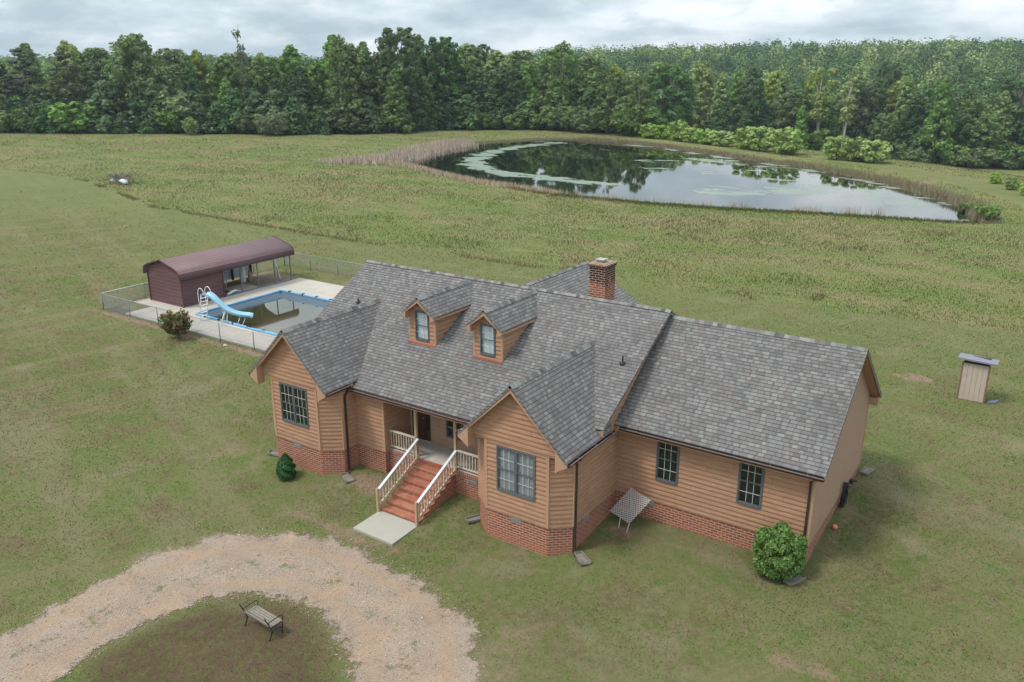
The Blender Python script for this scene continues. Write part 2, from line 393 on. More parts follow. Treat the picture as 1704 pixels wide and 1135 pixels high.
# ------------------------------------------------------------------ terrain
POND = np.array([(-64.7,78.99),(-69.87,87.93),(-72.22,93.92),(-75.98,105.54),(-75.93,115.13),(-73.15,123.88),(-70.42,131.18),(-64.11,135.43),(-57.74,134.24),(-48.46,131.94),(-41.77,128.54),(-29.39,121.42),(-19.58,114.75),(-10.55,110.31),(-2.73,103.65),(4.15,97.25),(9.75,89.61),(13.89,83.23),(16.44,77.93),(18.6,70.5),(15.0,68.8),(11.2,68.5),(6.91,67.4),(2.89,66.8),(-2.32,65.8),(-7.17,64.47),(-13.83,63.54),(-20,63.73),(-25.77,63.9),(-34.39,66.4),(-39.97,67.58),(-49.17,71.58),(-57.26,75.98)])
def seg_dist(P, poly, closed=True):
    D = np.full(len(P), 1e9); n = len(poly)
    for i in range(n if closed else n-1):
        a = poly[i]; b = poly[(i+1) % n]; ab = b-a
        tt_ = np.clip(((P-a)@ab)/(ab@ab), 0, 1); D = np.minimum(D, np.hypot(*(P-a-tt_[:, None]*ab).T))
    return D
def inside(P, poly):
    ins = np.zeros(len(P), bool); n = len(poly); x, y = P.T
    for i in range(n):
        x0, y0 = poly[i]; x1, y1 = poly[(i+1) % n]
        if y0 == y1: continue
        c = ((y0 > y) != (y1 > y)) & (x < (x1-x0)*(y-y0)/(y1-y0)+x0); ins ^= c
    return ins
def sdist(P, poly):
    d_ = seg_dist(P, poly); return np.where(inside(P, poly), -d_, d_)
def sst(a, b, x):
    q = np.clip((x-a)/(b-a), 0, 1); return q*q*(3-2*q)
def vnoise(x, y, s, seed=0):
    """cheap smooth value noise"""
    x = x/s; y = y/s; xi = np.floor(x).astype(np.int64); yi = np.floor(y).astype(np.int64); fx = x-xi; fy = y-yi
    fx = fx*fx*(3-2*fx); fy = fy*fy*(3-2*fy)
    def h(i, j):
        k = (i*374761393 + j*668265263 + seed*1442695041) & 0x7fffffff
        k = ((k ^ (k >> 13))*1274126177) & 0x7fffffff
        return ((k ^ (k >> 16)) & 0xffff)/65535.0
    return (h(xi, yi)*(1-fx)+h(xi+1, yi)*fx)*(1-fy)+(h(xi, yi+1)*(1-fx)+h(xi+1, yi+1)*fx)*fy
POOLHOLE = (-17.15, 6.6, -5.4, 13.55)
def terr(x, y):
    x = np.atleast_1d(np.asarray(x, float)); y = np.atleast_1d(np.asarray(y, float))
    z = np.interp(y, [-60, -9, -5, -3.5, -2.3, 0.7, 6], [-1.2, -.66, -.5, -.40, -.2, .02, .43])
    kx = sst(-1, -9, x); z = z*(1-kx)+kx*np.interp(y, [-60, -12, -4, 2, 4.3, 6], [-1.0, -.62, -.2, .2, .38, .43])
    P = np.stack([x, y], 1); far = y > 30
    if far.any():
        s = sdist(P[far], POND); zf = z[far]
        zf = zf + .10*(vnoise(x[far], y[far], 9, 3)-.5)*sst(6, 14, s)
        dm = sst(72, 84, y[far])*sst(-66, -48, x[far])
        zf = zf + dm*.45*np.exp(-((s-5)/2.6)**2)
        k = sst(-2.2, 1.2, s); zf = -1.0*(1-k)+zf*k
        bey = sst(15, 85, s)*sst(-28.5, -24.5, np.degrees(np.arctan2(x[far]-25.8, y[far]+22.8)))*sst(74, 92, y[far]+np.maximum(0, x[far]-10)*.3); zf = zf-11.5*bey*(1-sst(300, 640, np.hypot(x[far]-25.8, y[far]+22.8)))
        dd = np.hypot(x[far]-25.8, y[far]+22.8); az = np.degrees(np.arctan2(x[far]-25.8, y[far]+22.8))
        hh = np.interp(az, [-80, -62, -45, -33, -24, -10, 20], [5, 6, 7, 10, 15, 17.5, 18])
        zf = zf + sst(185, 740, dd)*hh + sst(230, 600, dd)*3.0*(vnoise(x[far], y[far], 120, 9)-.5)
        z[far] = zf
    hole = (x > POOLHOLE[0]-.4) & (x < POOLHOLE[2]+.4) & (y > POOLHOLE[1]-.4) & (y < POOLHOLE[3]+.4)
    z[hole] = -1.6
    return z
def tz(x, y): return float(terr(x, y)[0])

rings = np.concatenate([[0.0], np.geomspace(4, 60, 250)]); rings = np.concatenate([rings, np.geomspace(60.7, 200, 130), np.geomspace(203, 900, 90), np.geomspace(940, 5200, 18)])
az = np.concatenate([np.arange(-80, 12, .28), np.arange(12, 280, 4.0)])
na, nr = len(az), len(rings)
A, Rr = np.meshgrid(np.radians(az), rings)
gx = 25.8+Rr*np.sin(A); gy = -22.8+Rr*np.cos(A)
gxf, gyf = gx.ravel(), gy.ravel(); gzf = terr(gxf, gyf)
ii, jj = np.meshgrid(np.arange(nr-1), np.arange(na), indexing='ij')
j2 = (jj+1) % na
F = np.stack([ii*na+jj, ii*na+j2, (ii+1)*na+j2, (ii+1)*na+jj], -1).reshape(-1, 4)[:, ::-1]
GP = np.stack([gxf, gyf], 1)
# meadow boundary: tall grass beyond this line
mb = np.array([(-400, 40), (-84, 38.65), (-70, 34.5), (-56, 30.2), (-40, 29.4), (-28, 28.7), (-10, 29), (9, 28.9), (24, 30.4), (60, 36), (200, 60)])
def meadow_m(x, y):
    line = np.interp(x, mb[:, 0], mb[:, 1])+1.2*(vnoise(x, y, 5, 1)-.5)
    return sst(-.5, .7, y-line)
s_p = np.where(gyf > 30, sdist(GP, POND), 1e3)
mead = meadow_m(gxf, gyf)
# mown crown of the dam
dammow = sst(5, 8, s_p)*(1-sst(11, 14, s_p))*sst(70, 80, gyf)*sst(-20, 0, gxf)
mead = mead*(1-.85*dammow)
soil = np.zeros(len(gxf))
def blob(cx_, cy_, rx_, ry_, amp=1.0):
    d_ = np.hypot((gxf-cx_)/rx_, (gyf-cy_)/ry_); return amp*np.clip(1.6-d_-.9*(vnoise(gxf, gyf, .35, 5)-.5), 0, 1)
for b in [(20.75, 19.3, .75, .45, 1), (21.5, -3.45, .45, .3, .55), (22.5, -3.3, .5, .25, .5), (5.6, -2.35, 1.1, .55, .6), (4.9, -3.3, 1.0, .5, .35), (12.4, -3.6, 1.0, .35, .25), (6.6, -5.1, 2.4, .35, .55), (-14.3, 3.9, .7, .3, .6), (-18, 4.15, 5.5, .22, .8), (-9, 4.1, 4.5, .22, .7), (15, -.35, .8, .4, .5), (18, -.2, 2.6, .25, .35), (21.15, 3.5, .25, 2.8, .4), (-76, 39, 4, 1.5, .3), (12.5, -9.0, 1.3, 1.0, .3), (14.9, -7.0, .9, 1.6, .4)]:
    soil = np.maximum(soil, blob(*b))
island_c = (8.7, -11.9)
isl = np.clip(1.15-np.hypot((gxf-8.9)/3.9, (gyf+12.3)/4.0), 0, 1)*1.6
near_b = sst(3.5, .2, s_p)*(s_p > -3)
woodline = np.array([(-80, 215), (-72, 212), (-63.5, 228), (-57, 214), (-49.5, 199), (-44.5, 190), (-38, 206), (-30.5, 198), (-25, 192), (-17, 180), (-8, 176), (12, 172)], float)
ground = None
def lawn_col(tt, P):
    px, py, pz = tt.xyz(P)
    mid = tt.noise(P, .33, 6, .7); mid2 = tt.noise(tt.v('ADD', P, (40, 7, 0)), .9, 5, .7); fine = tt.noise(P, 4.5, 5, .75)
    # faint strips of mowing, running two ways
    def strip(deg, sc, o):
        a = R(deg); st = tt.m('ADD', tt.m('MULTIPLY', px, math.sin(a)), tt.m('MULTIPLY', py, math.cos(a))); sl = tt.m('SUBTRACT', tt.m('MULTIPLY', px, math.cos(a)), tt.m('MULTIPLY', py, math.sin(a)))
        return tt.noise(tt.comb(tt.m('MULTIPLY', st, sc), tt.m('MULTIPLY', sl, .06), o), 1.0, 4, .62)
    lawn = tt.mix(tt.ramp(mid, [(.38, 0.0), (.60, 1.0)]), (.098, .128, .035), (.150, .140, .062))
    lawn = tt.mix(tt.ramp(mid2, [(.50, 0.0), (.64, .75)]), lawn, (.074, .124, .026))
    lawn = tt.mix(tt.ramp(tt.noise(P, .05, 4, .55), [(.45, 0.0), (.6, .6)]), lawn, (.135, .165, .052))
    lawn = tt.mix(tt.ramp(strip(20, .55, 1.0), [(.50, 0.0), (.60, .6)]), lawn, (.185, .175, .09))
    lawn = tt.mix(tt.ramp(strip(-62, .5, 7.0), [(.54, 0.0), (.62, .7)]), lawn, (.180, .16, .08))
    lawn = tt.mix(tt.ramp(tt.noise(tt.v('ADD', P, (3, 90, 0)), .5, 6, .75), [(.51, 0.0), (.63, .72)]), lawn, (.140, .102, .058))
    lawn = tt.mix(tt.ramp(tt.noise(tt.v('ADD', P, (33, 9, 0)), .28, 5, .7), [(.57, 0.0), (.68, .7)]), lawn, (.23, .195, .125))
    # greener and taller away from the house
    lawn = tt.mix(tt.ramp(tt.m('DIVIDE', py, 40.0), [(.15, 0.0), (.75, .45)]), lawn, (.150, .185, .062))
    return tt.mix(tt.m('MULTIPLY', tt.ramp(fine, [(.48, 0.0), (.62, 1.0)]), .6), lawn, (.20, .165, .10))
def mead_col(tt, P):
    mw = tt.v('MULTIPLY', P, (.55, 1.5, 1))
    m1 = tt.noise(mw, .09, 6, .68); m2 = tt.noise(mw, .45, 5, .7)
    c = tt.mix(tt.ramp(m1, [(.42, 0.0), (.58, 1.0)]), (.128, .168, .050), (.195, .182, .082))
    c = tt.mix(tt.ramp(m2, [(.45, 0.0), (.64, .8)]), c, (.155, .182, .06))
    c = tt.mix(tt.ramp(tt.noise(tt.v('ADD', mw, (50, 9, 0)), .14, 6, .72), [(.50, 0.0), (.64, .65)]), c, (.25, .20, .115))
    return tt.mix(tt.ramp(tt.noise(tt.v('ADD', P, (8, 60, 0)), .3, 5, .7), [(.60, 0.0), (.70, .7)]), c, (.08, .12, .035))
def blade_fn(colf, up=.92, lo=.82, hi=1.2):
    def f(tt):
        g = tt.n('ShaderNodeNewGeometry'); r_ = g.outputs['Random Per Island']
        c = colf(tt, g.outputs['Position'])
        c = tt.mix(1.0, c, tt.ramp(r_, [(0, (lo, lo*1.03, lo*.9)), (.5, (1, 1, 1)), (1.0, (hi, hi*.97, hi))]), 'MULTIPLY')
        nn = tt.v('NORMALIZE', tt.v('ADD', tt.v('MULTIPLY', g.outputs['Normal'], (1-up, 1-up, 1-up)), (0, 0, up)))
        return tt.n('ShaderNodeMixShader', {0: .5, 1: tt.n('ShaderNodeBsdfDiffuse', {'Color': c, 'Normal': nn}).outputs[0], 2: tt.n('ShaderNodeBsdfTranslucent', {'Color': c}).outputs[0]}).outputs[0]
    return f
def ground_fn(tt):
    P = tt.pos(); me_ = tt.attr('meadow'); so = tt.attr('soil'); isl_ = tt.attr('isle'); bk = tt.attr('bank'); wd_ = tt.attr('wood')
    px, py, pz = tt.xyz(P)
    mid = tt.noise(P, .42, 5, .65); fine = tt.noise(P, 5.5, 5, .75); vf = tt.noise(P, 30.0, 4, .8)
    lawn = tt.mix(tt.ramp(vf, [(.36, .2), (.50, 0.0)]), lawn_col(tt, P), (.06, .066, .03))
    mead_ = tt.mix(tt.ramp(vf, [(.34, .3), (.50, 0.0)]), mead_col(tt, P), (.09, .105, .045))
    c = tt.mix(me_, lawn, mead_)
    # thin brown grass on the drive island
    icol = tt.mix(tt.ramp(mid, [(.40, 0.0), (.60, 1.0)]), (.110, .078, .045), (.145, .098, .062))
    icol = tt.mix(tt.ramp(fine, [(.50, 0.0), (.60, .6)]), icol, (.11, .15, .04))
    icol = tt.mix(tt.ramp(vf, [(.40, .6), (.52, 0.0)]), icol, (.05, .042, .03))
    ia = tt.ramp(tt.m('ADD', isl_, tt.m('MULTIPLY', tt.m('SUBTRACT', mid, .5), 1.3)), [(.30, 0.0), (.62, 1.0)])
    c = tt.mix(ia, c, icol)
    sc_ = tt.mix(mid, (.30, .20, .14), (.20, .145, .105))
    c = tt.mix(tt.ramp(tt.m('ADD', so, tt.m('MULTIPLY', tt.m('SUBTRACT', fine, .5), .9)), [(.30, 0.0), (.62, .95)]), c, sc_)
    c = tt.mix(tt.ramp(tt.m('ADD', bk, tt.m('MULTIPLY', tt.m('SUBTRACT', mid, .5), .6)), [(.35, 0.0), (.7, .85)]), c, (.085, .065, .045))
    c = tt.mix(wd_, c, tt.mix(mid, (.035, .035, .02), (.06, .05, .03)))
    h = tt.m('ADD', tt.m('MULTIPLY', fine, .5), vf)
    return pbr(tt, c, .97, .05, 0.0, h, .7, .05)
M_GROUND = mat('grass ground', ground_fn)
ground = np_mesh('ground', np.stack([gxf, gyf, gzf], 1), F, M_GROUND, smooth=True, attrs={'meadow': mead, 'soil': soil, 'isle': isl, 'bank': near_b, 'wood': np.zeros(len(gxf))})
tag(ground, 'mown lawn and rough meadow rolling back to the woods', kind='structure')

# ------------------------------------------------------------------ pond water
wx = np.arange(-79, 21, .8); wy = np.arange(61, 138, .8)
WX, WY = np.meshgrid(wx, wy); WP = np.stack([WX.ravel(), WY.ravel()], 1)
ws = sdist(WP, POND)
ok = (ws < 2.6).reshape(WX.shape)
i_, j_ = np.meshgrid(np.arange(len(wy)-1), np.arange(len(wx)-1), indexing='ij')
keep = ok[:-1, :-1] & ok[1:, :-1] & ok[:-1, 1:] & ok[1:, 1:]
nw = len(wx); FW = np.stack([i_*nw+j_, i_*nw+j_+1, (i_+1)*nw+j_+1, (i_+1)*nw+j_], -1)[keep]
ALG = [([(-64,127.3),(-65.5,119),(-64.5,107),(-61.5,98),(-57.5,90),(-54,84.4),(-48.8,80.5),(-43.3,78.5),(-36.8,77.4),(-30.3,76.3),(-25.9,76.3)], 2.3, .95),
       ([(-66,104),(-62,94),(-56,88)], 1.0, .5),
       ([(-33.5,105.4),(-28.5,111),(-20,110.1),(-13.1,109.6)], 2.3, .78), ([(-30,97),(-24.3,96.3),(-19.2,95.2),(-15,96.2)], 1.6, .68),
       ([(-38,112),(-30,113),(-22,113.5)], 1.3, .66), ([(-20,101),(-12,102),(-6,99)], 1.6, .62), ([(-12,94),(-6,93),(0,92)], 1.5, .6),
       ([(-11,78.2),(-4.8,82.3),(1.1,87.6),(7.9,86.4),(11,82.5)], 4.6, .74), ([(-6,84),(2,84),(9,80)], 3.0, .66),
       ([(-50,131),(-41,127.6),(-33,122.5),(-25.8,117.6),(-14.4,111.2),(-4.3,103.6),(2.6,97.7),(9,90.3),(12.5,85)], 1.2, .72),
       ([(-60,132),(-66,130),(-69,125)], 1.2, .6)]
alg = np.zeros(len(WP))
for pl_, wd, amp in ALG:
    d_ = seg_dist(WP, np.array(pl_, float), False); alg = np.maximum(alg, amp*.92*np.clip(1.3-d_/wd*.8, 0, 1))
def water_fn(tt):
    P = tt.pos(); a = tt.attr('algae')
    n_ = tt.noise(tt.v('MULTIPLY', P, (.5, 1.0, 1)), .35, 7, .68)
    n2_ = tt.noise(P, 2.2, 4, .7)
    k = tt.m('ADD', a, tt.m('MULTIPLY', tt.m('SUBTRACT', n_, .5), 3.4))
    al = tt.ramp(tt.m('ADD', k, tt.m('MULTIPLY', tt.m('SUBTRACT', n2_, .5), .35)), [(.60, 0.0), (.72, 1.0)])
    wv = tt.noise(tt.v('MULTIPLY', P, (1.0, 1.6, 1)), .9, 3, .5)
    wat = pbr(tt, (.008, .012, .009), .03, 1.0, 0.0, wv, .035, .03)
    wat.node.inputs['IOR'].default_value = 1.42
    ac = tt.mix(n2_, (.15, .20, .15), (.24, .29, .22))
    alb = pbr(tt, ac, .45, .5)
    return tt.n('ShaderNodeMixShader', {0: tt.m('MULTIPLY', al, .86), 1: wat, 2: alb}).outputs[0]
M_WATER = mat('pond water', water_fn)
pw = np_mesh('water', np.stack([WP[:, 0], WP[:, 1], np.full(len(WP), .1)], 1), FW, M_WATER, attrs={'algae': alg})
tag(pw, 'still pond reflecting trees and sky, streaked with green algae', kind='structure')

# ------------------------------------------------------------------ gravel drive
def resample(p, n):
    p = np.array(p, float); s = np.concatenate([[0], np.cumsum(np.hypot(*np.diff(p, axis=0).T))]); q = np.linspace(0, s[-1], n)
    o = np.stack([np.interp(q, s, p[:, 0]), np.interp(q, s, p[:, 1])], 1)
    for _ in range(3): o[1:-1] = (o[:-2]+2*o[1:-1]+o[2:])/4
    return o
NO = 260; NI = 44
dro = resample([(2.0,-25),(2.2,-18),(2.6,-14.4),(2.45,-12),(2.5,-9.4),(3.45,-7.4),(5.1,-6.2),(6.9,-5.45),(9.0,-5.55),(11.2,-5.75),(12.9,-6.2),(14.0,-7.0),(15.1,-8.3),(16.6,-10.6),(17.6,-14),(18,-18)], NO)
dri = resample([(5.6,-25),(5.7,-18),(5.75,-14.7),(5.6,-13.4),(5.55,-11.9),(6.0,-10.3),(7.1,-9.1),(8.5,-8.65),(10.0,-8.9),(11.3,-9.6),(12.2,-10.5),(13.2,-12.5),(13.8,-15),(14,-18)], NO)
tq = np.linspace(-.16, 1.16, NI)
DV = (dro[:, None, :]*(1-tq)[None, :, None]+dri[:, None, :]*tq[None, :, None]).reshape(-1, 2)
wd_ = np.repeat(np.hypot(*(dro-dri).T), NI); tqq = np.tile(tq, NO)
ed = np.minimum(tqq, 1-tqq)*wd_
i_, j_ = np.meshgrid(np.arange(NO-1), np.arange(NI-1), indexing='ij')
FD = np.stack([i_*NI+j_, i_*NI+j_+1, (i_+1)*NI+j_+1, (i_+1)*NI+j_], -1).reshape(-1, 4)
DZ = terr(DV[:, 0], DV[:, 1])+.018+.02*(vnoise(DV[:, 0], DV[:, 1], .5, 4)-.5)
def drive_fn(tt):
    P = tt.pos(); e = tt.attr('edge'); mid_t = tt.attr('track')
    n1_ = tt.noise(P, .9, 6, .7); n2_ = tt.noise(P, 6.0, 5, .75)
    vo = tt.n('ShaderNodeTexVoronoi', {'Vector': P, 'Scale': 38.0}); cs = tt.xyz(vo.outputs['Color'])[0]
    c = tt.mix(tt.ramp(n1_, [(.38, 0.0), (.62, 1.0)]), (.262, .188, .138), (.325, .25, .195))
    c = tt.mix(tt.ramp(tt.noise(tt.v('ADD', P, (5, 2, 0)), .7, 5, .65), [(.5, 0.0), (.66, .75)]), c, (.39, .255, .165))
    c = tt.mix(tt.m('MULTIPLY', tt.ramp(cs, [(.2, 1.0), (.5, 0.0)]), .35), c, (.22, .19, .16))
    c = tt.mix(tt.m('MULTIPLY', tt.ramp(cs, [(.72, 0.0), (.9, 1.0)]), .4), c, (.46, .40, .34))
    gr = tt.ramp(tt.m('ADD', tt.m('ADD', tt.noise(P, 1.7, 6, .72), tt.m('MULTIPLY', mid_t, .085)), tt.m('MULTIPLY', tt.m('SUBTRACT', n2_, .5), .3)), [(.62, 0.0), (.70, .8)])
    trk = tt.attr('rut'); c = tt.mix(tt.m('MULTIPLY', trk, tt.ramp(n1_, [(.3, .2), (.6, .65)])), c, (.34, .235, .155))
    c = tt.mix(gr, c, (.10, .125, .05))
    hh = tt.m('ADD', vo.outputs['Distance'], tt.m('MULTIPLY', n2_, .6))
    sh = pbr(tt, c, .95, .1, 0.0, hh, .6, .03)
    al = tt.ramp(tt.m('ADD', tt.m('MULTIPLY', e, 1.0), tt.m('ADD', tt.m('MULTIPLY', tt.m('SUBTRACT', n1_, .5), 2.0), tt.m('MULTIPLY', tt.m('SUBTRACT', n2_, .5), 1.2))), [(.02, 0.0), (.30, 1.0)])
    return tt.n('ShaderNodeMixShader', {0: al, 1: tt.n('ShaderNodeBsdfTransparent').outputs[0], 2: sh}).outputs[0]
M_DRIVE = mat('gravel', drive_fn)
dr = np_mesh('drive', np.stack([DV[:, 0], DV[:, 1], DZ], 1), FD, M_DRIVE, smooth=True, attrs={'edge': ed, 'track': np.clip(1-np.abs(tqq-.5)*5, 0, 1), 'rut': np.clip(1-np.minimum(np.abs(tqq-.24), np.abs(tqq-.76))*9, 0, 1)})
tag(dr, 'curved pale gravel drive looping round the bench', kind='structure')
DPOLY = np.concatenate([dro, dri[::-1]])

# ------------------------------------------------------------------ the house
BT = .757                       # top of the brick base
H = empty('house', (7, 3, 0)); H.location = (0, 0, 0)
tag(H, 'tan cedar sided house with grey shingle roofs, brick base and front porch', 'house')
EXP = .160
def clip_siding(mb, p0, p1, z0, z1, lim=None, ops=(), off=0.0):
    """lapped boards from p0 to p1 (outside is to the right of p0->p1); lim(z) -> (a, b) along; ops: (s0, s1, z0, z1)"""
    p0 = np.array(p0, float); p1 = np.array(p1, float); L = np.hypot(*(p1-p0)); t_ = (p1-p0)/L; n_ = np.array([t_[1], -t_[0]])
    lim = lim or (lambda z: (0, L))
    cuts = sorted({z0, z1} | {z for o in ops for z in o[2:4] if z0 < z < z1} | {BT+EXP*k for k in range(80) if z0 < BT+EXP*k < z1} | {BT+EXP*(k+q_) for k in range(80) for q_ in (.35, .7) if z0 < BT+EXP*(k+q_) < z1})
    for za, zb in zip(cuts[:-1], cuts[1:]):
        if zb-za < .004: continue
        kc = BT+EXP*math.floor((za-BT+1e-5)/EXP)
        oa = .036-.032*((za-kc)/EXP)**1.5+off; ob = .036-.032*((zb-kc)/EXP)**1.5+off
        a0, b0 = lim(za); a1, b1 = lim(zb); 
        if b0-a0 < .01: continue
        if b1 < a1: a1 = b1 = (a1+b1)/2
        hs = sorted([(o[0], o[1]) for o in ops if o[2] < (za+zb)/2 < o[3]])
        segs = []; la0, la1 = a0, a1
        for h0, h1 in hs: segs.append((la0, la1, h0, h0)); la0 = la1 = h1
        segs.append((la0, la1, b0, b1))
        def pt(s, o, z): q = p0+t_*s+n_*o; return (q[0], q[1], z)
        for s0, s0t, s1, s1t in segs:
            mb.quad(pt(s0, oa, za), pt(s1, oa, za), pt(s1t, ob, zb), pt(s0t, ob, zb))
            if abs(za-kc) < .002: mb.quad(pt(s0, .002+off, za), pt(s1, .002+off, za), pt(s1, oa, za), pt(s0, oa, za))
    return mb
def wallquad(mb, p0, p1, z0, z1, mi=0): mb.quad((*p0, z0), (*p1, z0), (*p1, z1), (*p0, z1), mi)

# roof constants from the survey of the photo
XA, XB = 0.0, 14.56; YR, ZR = 4.0, 6.43; MS = .5646
def zm(y): return 3.231+MS*(y+1.669)
YE = -1.78; YB = 2*YR-YE
WE, WZ, WR = 3.371, 5.43, 2.055    # wings: eave z, ridge z, half span to eave
RX, LX = 12.484, 2.34; WY0 = -3.15
GY, GZ, GE0, GEZ = 4.175, 6.185, .294, 3.356; GXR = 21.154; GY1 = 2*GY-GE0
def slab(mb, pts, th=.085):
    a = Vector(pts[1])-Vector(pts[0]); b = Vector(pts[2])-Vector(pts[1]); n_ = a.cross(b).normalized()
    if n_.z < 0: n_ = -n_
    mb.prism(pts, -n_*th)
def roofpart(name, polys, th=.085):
    m_ = MB()
    for p in polys: slab(m_, p, th)
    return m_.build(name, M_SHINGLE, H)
zc = zm(-1.3)
r1 = roofpart('roof', [[(XA,YR,ZR),(XB,YR,ZR),(XB,-.92,zm(-.92)),(14.0,-1.0,zm(-1.0)),(13.3,-1.3,zc),(13.3,YE,zm(YE)),(.9,YE,zm(YE)),(.9,-1.3,zc),(XA,-1.3,zc)],
                  [(XA,YR,ZR),(XA,YB,zm(YE)),(XB,YB,zm(YE)),(XB,YR,ZR)]])
r1['label'] = 'long grey shingle main roof'
def wing_roof(cx_, right_back, left_back):
    yb = -1.669+(WZ-3.231)/MS+.05
    return [[(cx_,WY0,WZ),(cx_,yb,WZ),(cx_+WR,right_back,WE),(cx_+WR,WY0,WE)], [(cx_,yb,WZ),(cx_,WY0,WZ),(cx_-WR,WY0,WE),(cx_-WR,left_back,WE)]]
o_ = roofpart('wing_roof', wing_roof(RX, -.25, -1.3)); o_['label'] = 'shingle roof of the wing right of the steps'
o_ = roofpart('wing_roof', wing_roof(LX, -1.3, -1.3)); o_['label'] = 'shingle roof of the far left wing'
o_ = roofpart('garage_roof', [[(XB-.55,GY,GZ),(GXR,GY,GZ),(GXR,GE0,GEZ),(XB-.55,GE0,GEZ)], [(GXR,GY,GZ),(XB-.55,GY,GZ),(XB-.55,GY1,GEZ),(GXR,GY1,GEZ)]]); o_['label'] = 'broad shingle roof at the right end'
# rear wing, ridge running back from the main ridge
BX = 8.2; BZ = 6.42; o_ = roofpart('rear_roof', [[(BX,YR,BZ),(BX,9.35,BZ),(BX+5.0,9.35,BZ-5*.58),(BX+5.0,YR,BZ-5*.58)], [(BX,9.35,BZ),(BX,YR,BZ),(BX-5,YR,BZ-2.9),(BX-5,9.35,BZ-2.9)]])
# ridge caps
def caps_fn(name, a, b, s_l, s_r, parent=H):
    """overlapping cap shingles along ridge a->b; s_l/s_r drop per metre either side"""
    m_ = MB(); a = Vector(a); b = Vector(b); L = (b-a).length; d_ = (b-a)/L; sd_ = Vector((d_.y, -d_.x, 0)); k = 0; st = .165
    n_ = int(L/st)
    for k in range(n_):
        p = a+d_*(k*st); q = a+d_*min(L, k*st+st*1.25); h0, h1 = .030, .012; wv_ = .125+random.uniform(-.008, .008)
        P = []
        for pp, hh in ((p, h0), (q, h1)):
            P += [pp-sd_*wv_+Vector((0, 0, hh-wv_*s_l+.003)), pp+Vector((0, 0, hh+.004)), pp+sd_*wv_+Vector((0, 0, hh-wv_*s_r+.003))]
        Q = [v_-Vector((0, 0, .05)) for v_ in P[:3]]
        m_.add(P+Q, [(0, 1, 4, 3), (1, 2, 5, 4), (0, 6, 7, 1), (1, 7, 8, 2)])
    return m_.build(name, M_CAPV, parent, fix=False)
def capv(tt):
    rnd = tt.n('ShaderNodeNewGeometry').outputs['Random Per Island']
    return pbr(tt, tt.ramp(rnd, [(0, (.085, .08, .082)), (.5, (.25, .25, .24)), (1.0, (.14, .115, .11))]), .92, .1, 0.0, tt.noise(tt.pos(), 60.0, 2), .3, .005)
M_CAPV = mat('cap shingle', capv)
caps_fn('ridge_cap', (XA, YR, ZR), (XB, YR, ZR), MS, MS)
caps_fn('ridge_cap', (XB+.02, GY, GZ), (GXR, GY, GZ), .73, .73)
caps_fn('ridge_cap', (RX, WY0, WZ), (RX, 2.2, WZ), 1, 1)
caps_fn('ridge_cap', (LX, WY0, WZ), (LX, 2.2, WZ), 1, 1)
caps_fn('ridge_cap', (BX, 4.3, BZ), (BX, 9.35, BZ), .58, .58)

# footprint: x of wing walls
RF0, RF1, RFY, RC, RCY = 11.32, 13.69, -2.80, 14.30, -2.28
RL = 2*RX-RC
LF0, LF1, LC = 1.13, 3.56, 4.27; LL = 2*LX-LC
YW, YP, YG = -1.50, -1.27, .70     # front wall, porch wall, garage wall
GXW = 20.79; PX0, PX1 = 5.67, RL
YBK = 2*YR-YW; GBK = 2*GY-YG
foot = [(LL, RCY), (LF0, RFY), (LF1, RFY), (LC, RCY), (LC, YW), (PX0, YW), (PX0, YP), (PX1, YP), (PX1, RCY), (RF0, RFY), (RF1, RFY), (RC, RCY), (RC, YG), (GXW, YG), (GXW, GBK), (RC, GBK), (RC, YBK), (LL, YBK)]
m_ = MB()
for a, b in zip(foot, foot[1:]+foot[:1]): wallquad(m_, a, b, -1.2, BT+(.04 if (a[1] == YP and b[1] == YP) else 0))
m_.build('brick_base', M_BRICK, H, fix=False)
# soldier course under the porch rail, 3 mm proud
m_ = MB().box(PX0+.01, YP-.02, BT-.10, PX1-.01, YP-.004, BT+.055); m_.build('brick_cap', M_BRICKSTEP, H)

def op_along(p0, x0, x1, z0, z1): return (x0-p0[0], x1-p0[0], z0, z1)
WTOP = 3.28
W_R = (11.80, 13.20, 1.62, 3.11); W_L = (1.62, 3.03, 1.60, 3.10)
G1 = (15.78, 16.50, 1.62, 3.15); G2 = (18.55, 19.27, 1.62, 3.13)
def sid(name, runs, material=M_SIDING):
    m_ = MB()
    for r in runs: clip_siding(m_, *r)
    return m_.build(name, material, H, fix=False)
front = []
front.append(((LF0, RFY), (LF1, RFY), BT, WTOP, None, [op_along((LF0, 0), *W_L)]))
front.append(((LL, RCY), (LF0, RFY), BT, WTOP)); front.append(((LF1, RFY), (LC, RCY), BT, WTOP)); front.append(((LC, RCY), (LC, YW), BT, WTOP))
front.append(((LC, YW), (PX0, YW), BT, WTOP-.12)); front.append(((PX0, YW), (PX0, .05), BT, WTOP))
o_ = sid('wall', front); o_['label'] = 'lapped siding of the left wing'
front = [((RF0, RFY), (RF1, RFY), BT, WTOP, None, [op_along((RF0, 0), *W_R)]), ((PX1, RCY), (RF0, RFY), BT, WTOP), ((RF1, RFY), (RC, RCY), BT, WTOP), ((RC, RCY), (RC, YG), BT, WTOP), ((PX1, .05), (PX1, RCY), BT, WTOP)]
o_ = sid('wall', front); o_['label'] = 'lapped siding of the wing right of the steps'
o_ = sid('wall', [((RC, YG), (GXW, YG), BT, GEZ-.0, None, [op_along((RC, 0), *G1), op_along((RC, 0), *G2)])]); o_['label'] = 'lapped siding wall with two separate windows'
DR = (5.70, 6.66, .80, 2.95); PW = (7.47, 8.19, 1.30, 2.75)
